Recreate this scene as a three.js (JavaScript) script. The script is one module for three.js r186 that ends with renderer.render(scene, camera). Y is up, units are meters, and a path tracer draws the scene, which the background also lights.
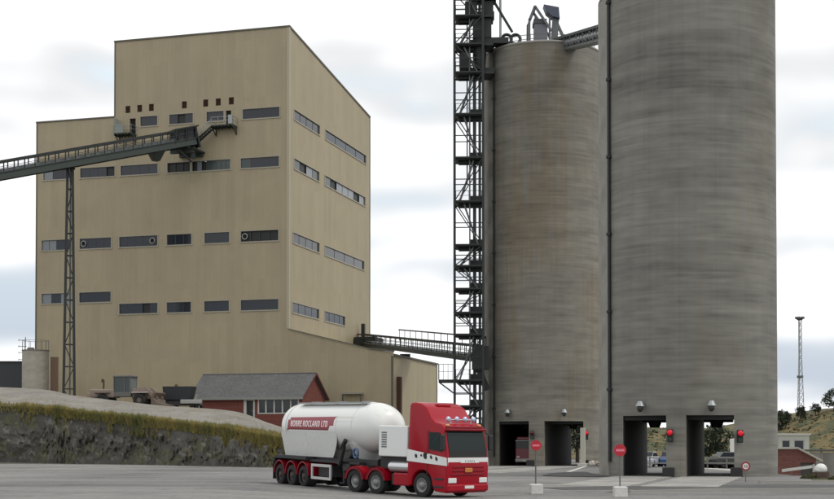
import * as THREE from 'three';
import { mergeGeometries, toCreasedNormals } from 'three/addons/utils/BufferGeometryUtils.js';
import { RoundedBoxGeometry } from 'three/addons/geometries/RoundedBoxGeometry.js';
import { Brush, Evaluator, SUBTRACTION } from 'three-bvh-csg';

// ---------------------------------------------------------------- camera, sky, sun, exposure
const scene = new THREE.Scene();
const camera = new THREE.PerspectiveCamera(2 * Math.atan(417 / 1385) * 180 / Math.PI, 1, 0.5, 4000);
camera.position.set(0, 2.1, 0);
camera.rotation.x = Math.atan(0.021);
camera.setViewOffset(834, 834, 0, 0, 834, 499);          // lens shifted upwards, verticals stay upright

const renderer = new THREE.WebGLRenderer({ antialias: true });
renderer.setSize(1024, 613);
renderer.toneMapping = THREE.LinearToneMapping;
renderer.toneMappingExposure = 1.0;
renderer.shadowMap.enabled = true;
renderer.shadowMap.type = THREE.PCFSoftShadowMap;

// seeded random + value noise
let seedState = 12345;
const rnd = () => { seedState = (seedState * 1664525 + 1013904223) >>> 0; return seedState / 4294967296; };
const rr = (a, b) => a + (b - a) * rnd();
const hash = (x, y, s) => { let h = (x * 374761393 + y * 668265263 + s * 2147483647) | 0; h = Math.imul(h ^ (h >>> 13), 1274126177); h ^= h >>> 16; return (h >>> 0) / 4294967296; };
const fade = (t) => t * t * (3 - 2 * t);
function vnoise(x, y, px, py, s) {          // periodic value noise (period px, py cells)
  const x0 = Math.floor(x), y0 = Math.floor(y), fx = fade(x - x0), fy = fade(y - y0);
  const m = (a, p) => ((a % p) + p) % p;
  const a = hash(m(x0, px), m(y0, py), s), b = hash(m(x0 + 1, px), m(y0, py), s), c = hash(m(x0, px), m(y0 + 1, py), s), d = hash(m(x0 + 1, px), m(y0 + 1, py), s);
  return a + (b - a) * fx + (c - a) * fy + (a - b - c + d) * fx * fy;
}
function fbm(x, y, px, py, s, oct = 4) {
  let v = 0, a = 0.5, n = 0;
  for (let o = 0; o < oct; o++) { v += a * vnoise(x, y, px, py, s + o * 17); n += a; a *= 0.5; x *= 2; y *= 2; px *= 2; py *= 2; }
  return v / n;
}
const clamp = (x, a = 0, b = 1) => Math.min(b, Math.max(a, x));
const sstep = (a, b, x) => fade(clamp((x - a) / (b - a)));
const lerp = (a, b, t) => a + (b - a) * t;

// broken overcast sky: bright white cloud sheet, blue-grey gaps and cloud bases towards the horizon
{
  const W = 1024, Hh = 512, data = new Float32Array(W * Hh * 4);
  for (let j = 0; j < Hh; j++) for (let i = 0; i < W; i++) {
    const el = ((j + 0.5) / Hh - 0.5) * Math.PI, az = ((i + 0.5) / W - 0.5) * 2 * Math.PI;
    const k = (j * W + i) * 4;
    const e = Math.max(el, 0), sy = Math.sin(e);
    const u = (i / W) * 64, vv = Math.pow(sy, 0.75) * 26;
    const big = fbm(u * 0.5, vv * 0.75, 32, 4096, 3, 5), fine = fbm(u, vv * 1.7, 64, 4096, 41, 5);
    const n = big * 0.62 + fine * 0.38;
    const cover = sstep(0.36, 0.56, n + 0.2 * sstep(0.06, 0.35, sy));
    const base = sstep(0.30, 0.6, fine * 0.5 + big * 0.5);
    const gap = [lerp(0.56, 0.82, sstep(0, 0.3, sy)), lerp(0.63, 0.94, sstep(0, 0.3, sy)), lerp(0.72, 1.02, sstep(0, 0.3, sy))];
    const cl = lerp(0.78, 1.14, base), cloud = [cl, cl * 1.01, cl * 1.025];
    for (let c = 0; c < 3; c++) data[k + c] = el < -0.02 ? 0.32 : lerp(gap[c], cloud[c], cover);
    data[k + 3] = 1;
  }
  const sky = new THREE.DataTexture(data, W, Hh, THREE.RGBAFormat, THREE.FloatType);
  sky.mapping = THREE.EquirectangularReflectionMapping;
  sky.magFilter = THREE.LinearFilter; sky.minFilter = THREE.LinearFilter; sky.wrapS = THREE.RepeatWrapping; sky.needsUpdate = true;
  scene.background = sky; scene.environment = sky;
}
// veiled sun, high on the right
const sun = new THREE.DirectionalLight(new THREE.Color(1, 0.96, 0.9), 1.2);
sun.position.set(110, 190, -75); sun.target.position.set(0, 0, -110);
sun.castShadow = true; sun.shadow.radius = 22; sun.shadow.mapSize.set(2048, 2048);
Object.assign(sun.shadow.camera, { left: -140, right: 140, top: 140, bottom: -140, near: 1, far: 600 });
scene.add(sun, sun.target);

// ---------------------------------------------------------------- helpers
const names = new Map();
function numbered(n) { const k = names.get(n) ?? 0; names.set(n, k + 1); return k ? `${n}_${String(k).padStart(3, '0')}` : n; }
const V = (X, Y, Z) => new THREE.Vector3(X, Y, -Z);       // X right, Y up, Z metres away from the camera
function clean(g) {
  let q = g.index ? g.toNonIndexed() : g;
  for (const a of Object.keys(q.attributes)) if (!['position', 'normal', 'uv'].includes(a)) q.deleteAttribute(a);
  if (!q.attributes.normal) q.computeVertexNormals();
  if (!q.attributes.uv) q.setAttribute('uv', new THREE.BufferAttribute(new Float32Array(q.attributes.position.count * 2), 2));
  return q;
}
const merge = (list) => mergeGeometries([list].flat(3).filter(Boolean).map(clean), false);
function mesh(name, list, mat, parent, mtx) {
  const g = merge(list); if (mtx) g.applyMatrix4(mtx);
  const m = new THREE.Mesh(g, mat); m.name = parent && parent !== scene ? name : numbered(name);
  m.castShadow = m.receiveShadow = true; (parent ?? scene).add(m); return m;
}
function tag(o, label, category, group) { o.userData.label = label; o.userData.category = category; if (group) o.userData.group = group; return o; }
function thing(name, label, category, pos, turn = 0, group) {
  const o = new THREE.Group(); o.name = numbered(name); if (pos) o.position.copy(pos); o.rotation.y = turn; scene.add(o); return tag(o, label, category, group);
}
function struct(name, list, mat) { const m = mesh(name, list, mat); m.userData.kind = 'structure'; return m; }
const box = (x0, x1, y0, y1, z0, z1) => { const g = new THREE.BoxGeometry(x1 - x0, y1 - y0, z1 - z0); g.translate((x0 + x1) / 2, (y0 + y1) / 2, (z0 + z1) / 2); return g; };
const rbox = (x0, x1, y0, y1, z0, z1, r = 0.04, s = 2) => { const g = new RoundedBoxGeometry(x1 - x0, y1 - y0, z1 - z0, s, r); g.translate((x0 + x1) / 2, (y0 + y1) / 2, (z0 + z1) / 2); return g; };
const cyl = (x, y0, y1, z, r0, r1 = r0, n = 20, open = false) => { const g = new THREE.CylinderGeometry(r1, r0, y1 - y0, n, 1, open); g.translate(x, (y0 + y1) / 2, z); return g; };
const UP = new THREE.Vector3(0, 1, 0);
function beam(p, q, w, h = w) {            // box from p to q, h measured in the vertical plane of the beam
  const d = new THREE.Vector3().subVectors(q, p), L = d.length(); d.normalize();
  const ref = Math.abs(d.y) > 0.98 ? new THREE.Vector3(1, 0, 0) : UP;
  const sx = new THREE.Vector3().crossVectors(ref, d).normalize(), sy = new THREE.Vector3().crossVectors(d, sx);
  const g = new THREE.BoxGeometry(w, h, L);
  g.applyMatrix4(new THREE.Matrix4().makeBasis(sx, sy, d).setPosition(p.clone().add(q).multiplyScalar(0.5))); return g;
}
function rod(p, q, r, n = 8) {
  const d = new THREE.Vector3().subVectors(q, p), g = new THREE.CylinderGeometry(r, r, d.length(), n);
  g.applyQuaternion(new THREE.Quaternion().setFromUnitVectors(UP, d.clone().normalize())); g.translate(...p.clone().add(q).multiplyScalar(0.5).toArray()); return g;
}
const P3 = (x, y, z) => new THREE.Vector3(x, y, z);
function extr(pts, depth, holes = [], bevel = 0) {
  const s = new THREE.Shape(pts.map(([x, y]) => new THREE.Vector2(x, y)));
  for (const [x0, x1, y0, y1] of holes) s.holes.push(new THREE.Path([[x0, y0], [x0, y1], [x1, y1], [x1, y0]].map((p) => new THREE.Vector2(...p))));
  return new THREE.ExtrudeGeometry(s, { depth, bevelEnabled: bevel > 0, bevelSize: bevel, bevelThickness: bevel, bevelSegments: 3, curveSegments: 14 });
}
function planarUV(g, s = 1) {              // top-down uv in metres
  const p = g.attributes.position, uv = new Float32Array(p.count * 2);
  for (let i = 0; i < p.count; i++) { uv[2 * i] = p.getX(i) * s; uv[2 * i + 1] = p.getZ(i) * s; }
  g.setAttribute('uv', new THREE.BufferAttribute(uv, 2)); return g;
}
function gridGeo(nx, ny, f) {              // f(i/nx, j/ny) -> Vector3
  const pos = [], uv = [], idx = [];
  for (let j = 0; j <= ny; j++) for (let i = 0; i <= nx; i++) { const p = f(i / nx, j / ny); pos.push(p.x, p.y, p.z); uv.push(i / nx, j / ny); }
  for (let j = 0; j < ny; j++) for (let i = 0; i < nx; i++) { const a = j * (nx + 1) + i, b = a + 1, c = a + nx + 1, d = c + 1; idx.push(a, b, c, b, d, c); }
  const g = new THREE.BufferGeometry(); g.setAttribute('position', new THREE.Float32BufferAttribute(pos, 3)); g.setAttribute('uv', new THREE.Float32BufferAttribute(uv, 2)); g.setIndex(idx); g.computeVertexNormals(); return g;
}

// ---------------------------------------------------------------- materials
function tex(w, h, f, rx = 1, ry = 1, srgb = true) {       // f(u, v) -> [r,g,b] linear (0..1)
  const d = new Uint8Array(w * h * 4), enc = srgb ? (x) => 255 * (x <= 0.0031308 ? 12.92 * x : 1.055 * Math.pow(x, 1 / 2.4) - 0.055) : (x) => 255 * x;
  for (let j = 0; j < h; j++) for (let i = 0; i < w; i++) { const c = f(i / w, j / h), k = (j * w + i) * 4; for (let q = 0; q < 3; q++) d[k + q] = enc(clamp(c[q])); d[k + 3] = 255; }
  const t = new THREE.DataTexture(d, w, h); t.wrapS = t.wrapT = THREE.RepeatWrapping; t.magFilter = THREE.LinearFilter; t.minFilter = THREE.LinearMipmapLinearFilter; t.generateMipmaps = true;
  t.repeat.set(rx, ry); if (srgb) t.colorSpace = THREE.SRGBColorSpace; t.needsUpdate = true; return t;
}
const tint = (c, k) => [c[0] * k, c[1] * k, c[2] * k];
const mix3 = (a, b, t) => [lerp(a[0], b[0], t), lerp(a[1], b[1], t), lerp(a[2], b[2], t)];
const std = (r, g, b, rough = 0.8, metal = 0, extra = {}) => new THREE.MeshStandardMaterial({ color: new THREE.Color().setRGB(r, g, b), roughness: rough, metalness: metal, ...extra });
const paint = (r, g, b, rough = 0.35, coat = 0.6) => new THREE.MeshPhysicalMaterial({ color: new THREE.Color().setRGB(r, g, b), roughness: rough, clearcoat: coat, clearcoatRoughness: 0.12 });

// beige profiled cladding: panel lengths a little different in tone, vertical dirt runs
const cladMap = (seed) => tex(1024, 512, (u, v) => {
  const panel = 0.965 + 0.07 * hash(Math.floor(u * 22), Math.floor(v * 3 + 0.37 * hash(Math.floor(u * 22), 1, seed)), seed);
  const runs = fbm(u * 90, v * 3, 90, 3, seed + 5, 4), blot = fbm(u * 6, v * 5, 6, 5, seed + 9, 5);
  const seam = (u * 22) % 1 < 0.03 ? 0.97 : 1;
  const k = panel * seam * (0.9 + 0.08 * runs + 0.22 * (blot - 0.4));
  return mix3(tint([0.395, 0.335, 0.215], k), tint([0.34, 0.28, 0.19], k), sstep(0.55, 0.75, blot) * 0.6);
}, 1 / 24, 1 / 24);
const ribMap = tex(256, 8, (u) => { const p = (u * 8) % 1, h = sstep(0.1, 0.2, p) - sstep(0.55, 0.65, p); return [h, h, h]; }, 1 / 2.4, 1 / 2.4, false);
const cladding = new THREE.MeshStandardMaterial({ map: cladMap(7), bumpMap: ribMap, bumpScale: 0.012, roughness: 0.62 });
const claddingShed = new THREE.MeshStandardMaterial({ map: cladMap(23), bumpMap: ribMap, bumpScale: 0.012, roughness: 0.62 });
const trim = std(0.11, 0.1, 0.075, 0.6), trimLight = std(0.42, 0.38, 0.28, 0.6);
const roofGrey = std(0.3, 0.29, 0.26, 0.85);
const glassDark = std(0.018, 0.022, 0.03, 0.12), glassPale = std(0.2, 0.22, 0.235, 0.2), glassBlack = std(0.012, 0.012, 0.012, 0.5), glassGreen = std(0.05, 0.07, 0.065, 0.2);
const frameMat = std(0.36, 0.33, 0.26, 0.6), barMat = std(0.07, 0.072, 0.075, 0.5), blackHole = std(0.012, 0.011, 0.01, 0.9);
const steelDark = std(0.028, 0.032, 0.03, 0.55, 0.3), steelGreen = std(0.045, 0.058, 0.05, 0.55, 0.2), steelGrey = std(0.14, 0.15, 0.15, 0.5, 0.3), galv = std(0.32, 0.34, 0.34, 0.45, 0.6), rust = std(0.09, 0.045, 0.03, 0.85);

// slip-formed concrete: horizontal lift bands, form marks, rain runs and rusty stains
const siloMap = (seed, base, warm, warmAmt, hgt) => tex(1024, 2048, (u, v) => {
  const y = v * hgt;
  const wob = 0.25 * fbm(u * 10, y * 0.15, 10, 64, seed + 60, 3);
  const lift = Math.floor((y + wob) / 0.62), bandA = hash(lift, 3, seed), bandB = vnoise(y * 0.45 + wob, 0.5, 1024, 4, seed + 2), bandC = vnoise((y + wob) * 5.5, u * 30, 4096, 30, seed + 3);
  const joint = ((y + wob) / 0.62) % 1 < 0.08 ? 0.965 : 1, fineS = fbm(u * 14, y * 7, 14, 512, seed + 11, 3), midS = fbm(u * 7, y * 2.1, 7, 256, seed + 12, 3);
  const blot = fbm(u * 12, y * 0.25, 12, 64, seed + 4, 5), runs = fbm(u * 150, y * 0.1, 150, 64, seed + 5, 3), patch = fbm(u * 40, y * 1.6, 40, 256, seed + 8, 4);
  const vj = (u * 16) % 1 < 0.006 ? 0.92 : 1;
  let k = joint * vj * (0.98 + 0.08 * (bandA - 0.5) + 0.3 * (bandB - 0.5) + 0.34 * (fineS - 0.5) + 0.4 * (midS - 0.5) + 0.12 * (bandC - 0.5) + 0.34 * (blot - 0.5) + 0.14 * (runs - 0.5) + 0.26 * (patch - 0.5));
  const w = sstep(0.5, 0.72, fbm(u * 9, y * 0.12, 9, 64, seed + 6, 4) * 0.6 + runs * 0.4) * warmAmt;
  return mix3(tint(base, k), tint(warm, k), w);
});
const concreteFlat = (seed, c, rep, amp = 0.35) => tex(512, 512, (u, v) => {
  const a = fbm(u * 5, v * 5, 5, 5, seed, 6), b = fbm(u * 60, v * 60, 60, 60, seed + 1, 3);
  return tint(c, 1 + amp * (a - 0.5) * 1.6 + amp * 0.6 * (b - 0.5));
}, rep, rep);
const concretePale = new THREE.MeshStandardMaterial({ map: concreteFlat(91, [0.30, 0.29, 0.265], 0.12, 0.5), roughness: 0.92 });
const concreteBlock = new THREE.MeshStandardMaterial({ map: concreteFlat(95, [0.62, 0.61, 0.58], 0.9, 0.25), roughness: 0.9 });
// asphalt: speckle, tyre-worn tracks, patches
const asphaltTex = (seed, c, amp, rep) => tex(1024, 1024, (u, v) => {
  const a = fbm(u * 4, v * 4, 4, 4, seed, 6), b = fbm(u * 220, v * 220, 220, 220, seed + 1, 2), t = fbm(u * 3, v * 40, 3, 40, seed + 2, 4), crack = Math.abs(fbm(u * 9, v * 9, 9, 9, seed + 3, 5) - 0.5);
  const stain = sstep(0.60, 0.74, fbm(u * 14, v * 14, 14, 14, seed + 4, 4));
  return tint([c[0], c[1] * (1 + 0.03 * (a - 0.5)), c[2]], (1 + amp * ((a - 0.5) * 1.3 + (t - 0.5) * 0.8 + (b - 0.5) * 0.6)) * (crack < 0.006 ? 0.75 : 1) * (1 - 0.22 * stain));
}, rep, rep);
const asphalt = new THREE.MeshStandardMaterial({ map: asphaltTex(201, [0.172, 0.168, 0.16], 0.75, 1 / 36), roughness: 0.93 });
const asphaltDark = new THREE.MeshStandardMaterial({ map: asphaltTex(231, [0.075, 0.074, 0.072], 0.5, 1 / 12), roughness: 0.9 });
const gravel = new THREE.MeshStandardMaterial({ map: tex(1024, 1024, (u, v) => {
  const a = fbm(u * 6, v * 6, 6, 6, 301, 5), b = fbm(u * 130, v * 130, 130, 130, 302, 2), w = sstep(0.5, 0.7, fbm(u * 11, v * 11, 11, 11, 303, 4));
  return mix3(tint([0.235, 0.222, 0.195], 0.62 + 0.5 * a + 0.5 * (b - 0.3)), tint([0.2, 0.17, 0.115], 0.7 + 0.5 * b), w * 0.55);
}, 1 / 14, 1 / 14), roughness: 0.97 });
const rockMat = new THREE.MeshStandardMaterial({ map: tex(1024, 1024, (u, v) => {
  const a = fbm(u * 10, v * 10, 10, 10, 401, 6), b = fbm(u * 70, v * 40, 70, 40, 402, 3), moss = sstep(0.52, 0.68, fbm(u * 8, v * 8, 8, 8, 403, 5)), pale = sstep(0.62, 0.74, fbm(u * 26, v * 20, 26, 20, 404, 3));
  let c = tint([0.07, 0.066, 0.055], 0.45 + 0.7 * a + 0.5 * (b - 0.4)); c = mix3(c, tint([0.07, 0.066, 0.03], 0.6 + b), moss * 0.6); return mix3(c, tint([0.16, 0.15, 0.13], 0.6 + 0.6 * b), pale * 0.6);
}, 1 / 9, 1 / 9), roughness: 0.97 });
const dryGrass = new THREE.MeshStandardMaterial({ map: tex(512, 512, (u, v) => {
  const a = fbm(u * 9, v * 9, 9, 9, 501, 5), b = fbm(u * 90, v * 90, 90, 90, 502, 2), m = sstep(0.42, 0.62, a);
  return tint(mix3([0.06, 0.066, 0.026], [0.135, 0.105, 0.042], m), 0.7 + 0.6 * b);
}, 1 / 22, 1 / 22), roughness: 1 });

// ---------------------------------------------------------------- ground
const rise = (X, Z) => 0.344 * sstepLin(-X / 8) * 1;
function sstepLin(t) { return t <= 0 ? 0 : t >= 1 ? 1 - 0.0 : t; }
function groundY(X, Z) {
  const left = rise(X, Z) * sstep(20, 45, Z);
  const dip = -1.3 * sstep(27, 33, X) * sstep(93, 104, Z);
  return left + dip;
}
{
  const xs = [], zs = [];
  for (let x = -60; x <= 60; x += 1) xs.push(x); for (const x of [80, 120, 200, 400, 900, 1800]) { xs.push(x); xs.unshift(-x); }
  for (let z = 0; z <= 140; z += 1.5) zs.push(z); for (const z of [160, 190, 240, 320, 500, 900, 2200]) zs.push(z); zs.unshift(-30, -100, -400);
  const nx = xs.length - 1, nz = zs.length - 1;
  const g = gridGeo(nx, nz, (a, b) => { const X = xs[Math.round(a * nx)], Z = zs[Math.round(b * nz)]; return V(X, groundY(X, Z), Z); });
  struct('ground', planarUV(g), asphalt);
}
function sheet(name, pts, mat, dy) {       // flat polygon on the ground, draped
  const s = new THREE.Shape(pts.map(([X, Z]) => new THREE.Vector2(X, Z)));
  const g = new THREE.ShapeGeometry(s, 12), p = g.attributes.position;
  for (let i = 0; i < p.count; i++) { const X = p.getX(i), Z = p.getY(i); p.setXYZ(i, X, groundY(X, Z) + dy, -Z); }
  g.computeVertexNormals(); planarUV(g); return struct(name, g, mat);
}
// pale concrete aprons in front of the silo bays, darker strip of road, fresh asphalt patch
sheet('road_strip', [[7, 66.5], [40, 69], [44, 75], [19, 75.6], [10.2, 72.2], [6, 70]], asphaltDark, 0.012);
sheet('asphalt_patch', [[8.8, 98], [9.6, 95.2], [12.3, 93.6], [13.4, 96], [13.2, 104], [13.6, 112], [12.2, 111], [10.2, 106]], asphaltDark, 0.04);
sheet('asphalt_patch', [[8.4, 62.5], [12.6, 64.6], [19, 67], [10.5, 66.2]], asphaltDark, 0.02);
sheet('sunlit_yard_slab', [[12, 112], [45, 108], [62, 150], [20, 160]], new THREE.MeshStandardMaterial({ map: concreteFlat(97, [0.55, 0.53, 0.47], 0.1, 0.35), roughness: 0.92 }), 1.305 * 0 + 0.01);  // pale colour stands for the sunlit ground beyond the bay exits
// faded white edge line and tar lines on the road at the foot of the bank
const whiteLine = new THREE.MeshStandardMaterial({ map: concreteFlat(99, [0.5, 0.48, 0.42], 0.3, 0.9), roughness: 0.9 });
sheet('edge_line', [[-60, 139.2], [-40, 133.2], [-24, 121.2], [-9, 106], [-9, 105.4], [-24, 120.2], [-40, 131.9], [-60, 137.6]], whiteLine, 0.01);
sheet('lane_line', [[-60, 104.4], [-13, 92], [-13, 91.6], [-60, 103.8]], whiteLine, 0.01);
// cast concrete slabs leading into the silo bays, open joints between them
{
  const th = 16.03 * Math.PI / 180, slabMats = [[0.30, 0.29, 0.265], [0.255, 0.248, 0.228], [0.34, 0.33, 0.3]].map((c, i) => new THREE.MeshStandardMaterial({ map: concreteFlat(131 + i, c, 0.16, 0.6), roughness: 0.92 }));
  for (const [X, Z, strips, z0, n, len] of [[19.57, 100, [[-4.5, -0.55], [0.05, 4.05]], 3.6, 6, 4.3], [13.65, 150, [[-4.2, 0.1], [0.9, 5.2]], 3.4, 9, 4.6]]) {
    const a = struct('concrete_apron', [box(0, 0.01, -0.02, -0.01, 0, 0.01)], slabMats[0]); a.position.copy(V(X, 0, Z)); a.rotation.y = -th;
    strips.forEach(([u0, u1], k) => { for (let i = 0; i < n; i++) { const g = box(u0 + 0.03, u1 - 0.03, -0.05, 0.022 + 0.006 * hash(i, k, 77), z0 + i * len + 0.04, z0 + (i + 1) * len - 0.04); planarUV(g); const m = mesh('slab', g, slabMats[Math.floor(hash(i, k, 78 + X) * 3)], a); } });
  }
}
// spilled gravel at the foot of the bank
sheet('gravel_spill', [[-60, 152], [-60, 145], [-46, 138.5], [-40.5, 137.5], [-37.2, 137.2], [-37, 139.5], [-43, 144]], gravel, 0.03);
// kerbs: real steps
function kerb(pts, w, h, mat) {
  const l = []; for (let i = 0; i + 1 < pts.length; i++) { const [a, b] = [pts[i], pts[i + 1]]; l.push(beam(V(a[0], groundY(...a) + h / 2 - 0.02, a[1]), V(b[0], groundY(...b) + h / 2 - 0.02, b[1]), w, h)); }
  return struct('kerb', l, mat);
}
kerb([[19.3, 78.2], [24, 79.3], [34, 80.5], [60, 82]], 0.3, 0.16, concretePale);
kerb([[9.5, 62.2], [14, 64.2], [20, 65.2], [40, 66.4]], 0.3, 0.14, concretePale);

// grass verge on the right
sheet('grass_verge', [[24, 84], [30, 83], [70, 84], [70, 94], [27, 93.5], [25.5, 90]], dryGrass, 0.02);

// ---------------------------------------------------------------- bank, gravel slope, yard
const B = [ // foot X,Z, lip height, crest X,Z, crest height
  [-95, 180, 9.2, -100, 205, 11.5], [-43.4, 143, 6.3, -48.8, 162, 9.0], [-33.6, 136, 5.4, -37.9, 155, 7.7], [-24.85, 128.5, 4.5, -28, 148, 6.5], [-17.1, 120, 3.55, -19.0, 142, 5.7],
  [-11.6, 113, 2.7, -14.6, 138, 4.35], [-7, 113, 2.0, -10.5, 137, 3.2], [-2.5, 122, 1.3, -6, 142, 2.9], [-0.5, 140, 0.7, -3, 156, 2.3], [0, 175, 0.3, -1.5, 182, 1.5]];
const BC = [0, 1, 2, 3, 4, 5].map((k) => new THREE.CatmullRomCurve3(B.map((b, i) => P3(i, b[k], 0)), false, 'centripetal'));
function bank(t) { const q = clamp(t, 0, 0.99999) * (B.length - 1), i = Math.floor(q), f = q - i; const g = (k) => { const p0 = B[Math.max(0, i - 1)][k], p1 = B[i][k], p2 = B[Math.min(B.length - 1, i + 1)][k], p3 = B[Math.min(B.length - 1, i + 2)][k]; return 0.5 * (2 * p1 + (p2 - p0) * f + (2 * p0 - 5 * p1 + 4 * p2 - p3) * f * f + (3 * p1 - p0 - 3 * p2 + p3) * f * f * f); }; return [0, 1, 2, 3, 4, 5].map(g); }
const NB = 900;
const lipPts = [];
{
  const rock = gridGeo(NB, 34, (a, b) => {
    const [fx, fz, lip, cx, cz] = bank(a), L = Math.hypot(cx - fx, cz - fz), nx = (cx - fx) / L, nz = (cz - fz) / L, s = a * 220, y0 = groundY(fx, fz) - 0.3;
    const h = b, hh = lip - y0, n1 = fbm(s * 0.45, h * hh * 0.9, 4096, 64, 601, 5) - 0.5, n2 = fbm(s * 1.6, h * hh * 3.0, 8192, 256, 620, 4) - 0.5, big = fbm(s * 0.13, h * 1.2, 2048, 16, 640, 3) - 0.5;
    const inset = 2.6 * Math.pow(h, 1.15) + (1.9 * n1 + 0.75 * n2 + 2.2 * big) * Math.sin(Math.PI * Math.min(1, h * 1.05 + 0.06));
    return V(fx + nx * inset, y0 + h * hh + 0.35 * n2 * Math.sin(Math.PI * h), fz + nz * inset);
  });
  const p = rock.attributes.position, uv = rock.attributes.uv; for (let i = 0; i < p.count; i++) uv.setXY(i, p.getX(i) * 1.1 - p.getZ(i) * 0.4, p.getY(i));
  struct('rock_bank', toCreasedNormals(rock, 0.6), rockMat);
  const slope = gridGeo(300, 26, (a, b) => {
    const [fx, fz, lip, cx, cz, ch] = bank(a), L = Math.hypot(cx - fx, cz - fz), nx = (cx - fx) / L, nz = (cz - fz) / L, t0 = 2.45 / L, t = lerp(t0, 1, b);
    const hgt = lerp(lip + 0.02, ch, Math.pow(b, 0.85)) + 0.5 * (fbm(a * 160, b * 9, 4096, 64, 660, 4) - 0.5) * Math.sin(Math.PI * Math.min(1, b + 0.1));
    return V(fx + (cx - fx) * t, hgt, fz + (cz - fz) * t);
  });
  struct('gravel_slope', planarUV(slope), gravel);
  const yard = gridGeo(160, 16, (a, b) => { const [, , , cx, cz, ch] = bank(a); const bx = cx * 1.9, bz = 330; const t = b * b; return V(lerp(cx, bx, t), ch - 0.25 * sstep(0, 0.2, b) + 0.15 * (fbm(a * 60, b * 20, 512, 64, 680, 3) - 0.5) * b, lerp(cz, bz, t)); });
  struct('yard', planarUV(yard), gravel);
}
// grass: tufts of thin bent blades along the lip and in clumps down the face
{
  const bl = [];
  for (let k = 0; k < 9; k++) {
    const a = rr(0, 6.28), lean = rr(0.1, 0.55), h = rr(0.5, 1), w = 0.035, cx = rr(-0.12, 0.12), cz = rr(-0.12, 0.12), dx = Math.cos(a), dz = Math.sin(a);
    const q = (t, s) => [cx + dx * lean * t * t - dz * s * w * (1 - t), h * t, cz + dz * lean * t * t + dx * s * w * (1 - t)];
    for (const [t0, t1] of [[0, 0.55], [0.55, 1]]) bl.push(...q(t0, -1), ...q(t0, 1), ...q(t1, 1), ...q(t0, -1), ...q(t1, 1), ...q(t1, -1));
  }
  const g = new THREE.BufferGeometry(); g.setAttribute('position', new THREE.Float32BufferAttribute(bl, 3)); g.computeVertexNormals();
  const N = 15000, im = new THREE.InstancedMesh(g, new THREE.MeshPhysicalMaterial({ color: 0xffffff, roughness: 1, side: THREE.DoubleSide, transmission: 0.25, thickness: 0 }), N);
  const m = new THREE.Matrix4(), q = new THREE.Quaternion(), c = new THREE.Color();
  for (let i = 0; i < N; i++) {
    const t = rr(0.075, 0.80), [fx, fz, lip, cx, cz, ch] = bank(t), L = Math.hypot(cx - fx, cz - fz), nx = (cx - fx) / L, nz = (cz - fz) / L;
    const clump = fbm(t * 120, 0.5, 4096, 4, 690, 3), down = rnd() < 0.34;
    let off = 2.2 + Math.pow(rnd(), 1.6) * (2.2 + 4.5 * sstep(0.4, 0.62, t)), y = lip + Math.max(0, off - 2.4) * (ch - lip) / (L - 2.4) * 1.15 - 0.05;
    if (down) { const d = Math.pow(rnd(), 1.3) * (clump > 0.56 ? 1.7 : 0.7); y = lip - d; off = 2.4 - d * 0.45 - 0.15; }
    const sc = rr(0.25, 0.6) * (0.6 + 0.7 * clump);
    m.compose(V(fx + nx * off, y, fz + nz * off), q.setFromAxisAngle(UP, rr(0, 6.28)), P3(sc, sc * rr(0.8, 1.15), sc)); im.setMatrixAt(i, m);
    const k = rr(0.65, 1.2), w = clamp(fbm(t * 60, 1.5, 4096, 4, 695, 3) * 2 - 0.38 + rr(-0.3, 0.3)); c.setRGB(lerp(0.14, 0.31, w) * k, lerp(0.155, 0.25, w) * k, lerp(0.04, 0.07, w) * k); im.setColorAt(i, c);
  }
  im.name = 'bank_grass'; im.userData = { kind: 'stuff', label: 'dry yellow-green grass along the top of the rock bank', category: 'grass' }; im.castShadow = im.receiveShadow = true; scene.add(im);
}

// ---------------------------------------------------------------- the tall beige works building
const TH = -16.03 * Math.PI / 180;
const corner = V(-16.69, 0, 180);
const plant = thing('works_building', 'tall beige clad works building with stepped roof and window strips', 'building', corner, TH);
const R1 = [45.2, 46.48], R2 = [38.7, 40.0], R3 = [28.98, 30.36], R4 = [19.93, 21.28], R4b = [21.65, 23.0];
const winF = [
  [-21.42, -18.91, R1], [-17.14, -13.71, R1], [-11.71, -9.27, R1], [-6.53, -1.35, R1],
  [-36.12, -31.9, R2], [-30.45, -25.25, R2], [-24.32, -18.84, R2], [-17.4, -14.1, R2], [-13.8, -8.3, R2], [-6.78, -1.41, R2],
  [-36.32, -31.9, R3], [-30.47, -25.74, R3], [-24.49, -18.83, R3], [-17.44, -13.87, R3], [-11.95, -8.42, R3], [-6.75, -1.47, R3],
  [-36.27, -31.96, R4b], [-30.5, -25.76, R4b], [-24.45, -18.79, R4], [-17.41, -13.9, R4], [-11.95, -8.43, R4], [-6.72, -1.45, R4]].map(([a, b, r]) => [a, b, ...r]);
const vents = [-23.31, -21.55, -19.82, -14.97, -11.86, -10.05, -8.18].map((x, i) => [x - 0.36, x + 0.36, 47.15 + i * 0.02, 48.1 + i * 0.02]);
const doorsF = [[-23.03, -22.13, 44.2, 46.35], [-8.95, -8.2, 44.35, 46.5]];
const winS = [[1.81, 11.59, ...R1], [13.97, 32.15, ...R1], [1.9, 11.4, ...R2], [13.79, 31.8, ...R2], [1.5, 11.5, 28.85, 30.15], [13.75, 31.3, 28.85, 30.15], [1.35, 11.42, 19.65, 20.95], [13.78, 22.44, 19.65, 20.95]];
const WT = 0.3;
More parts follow.
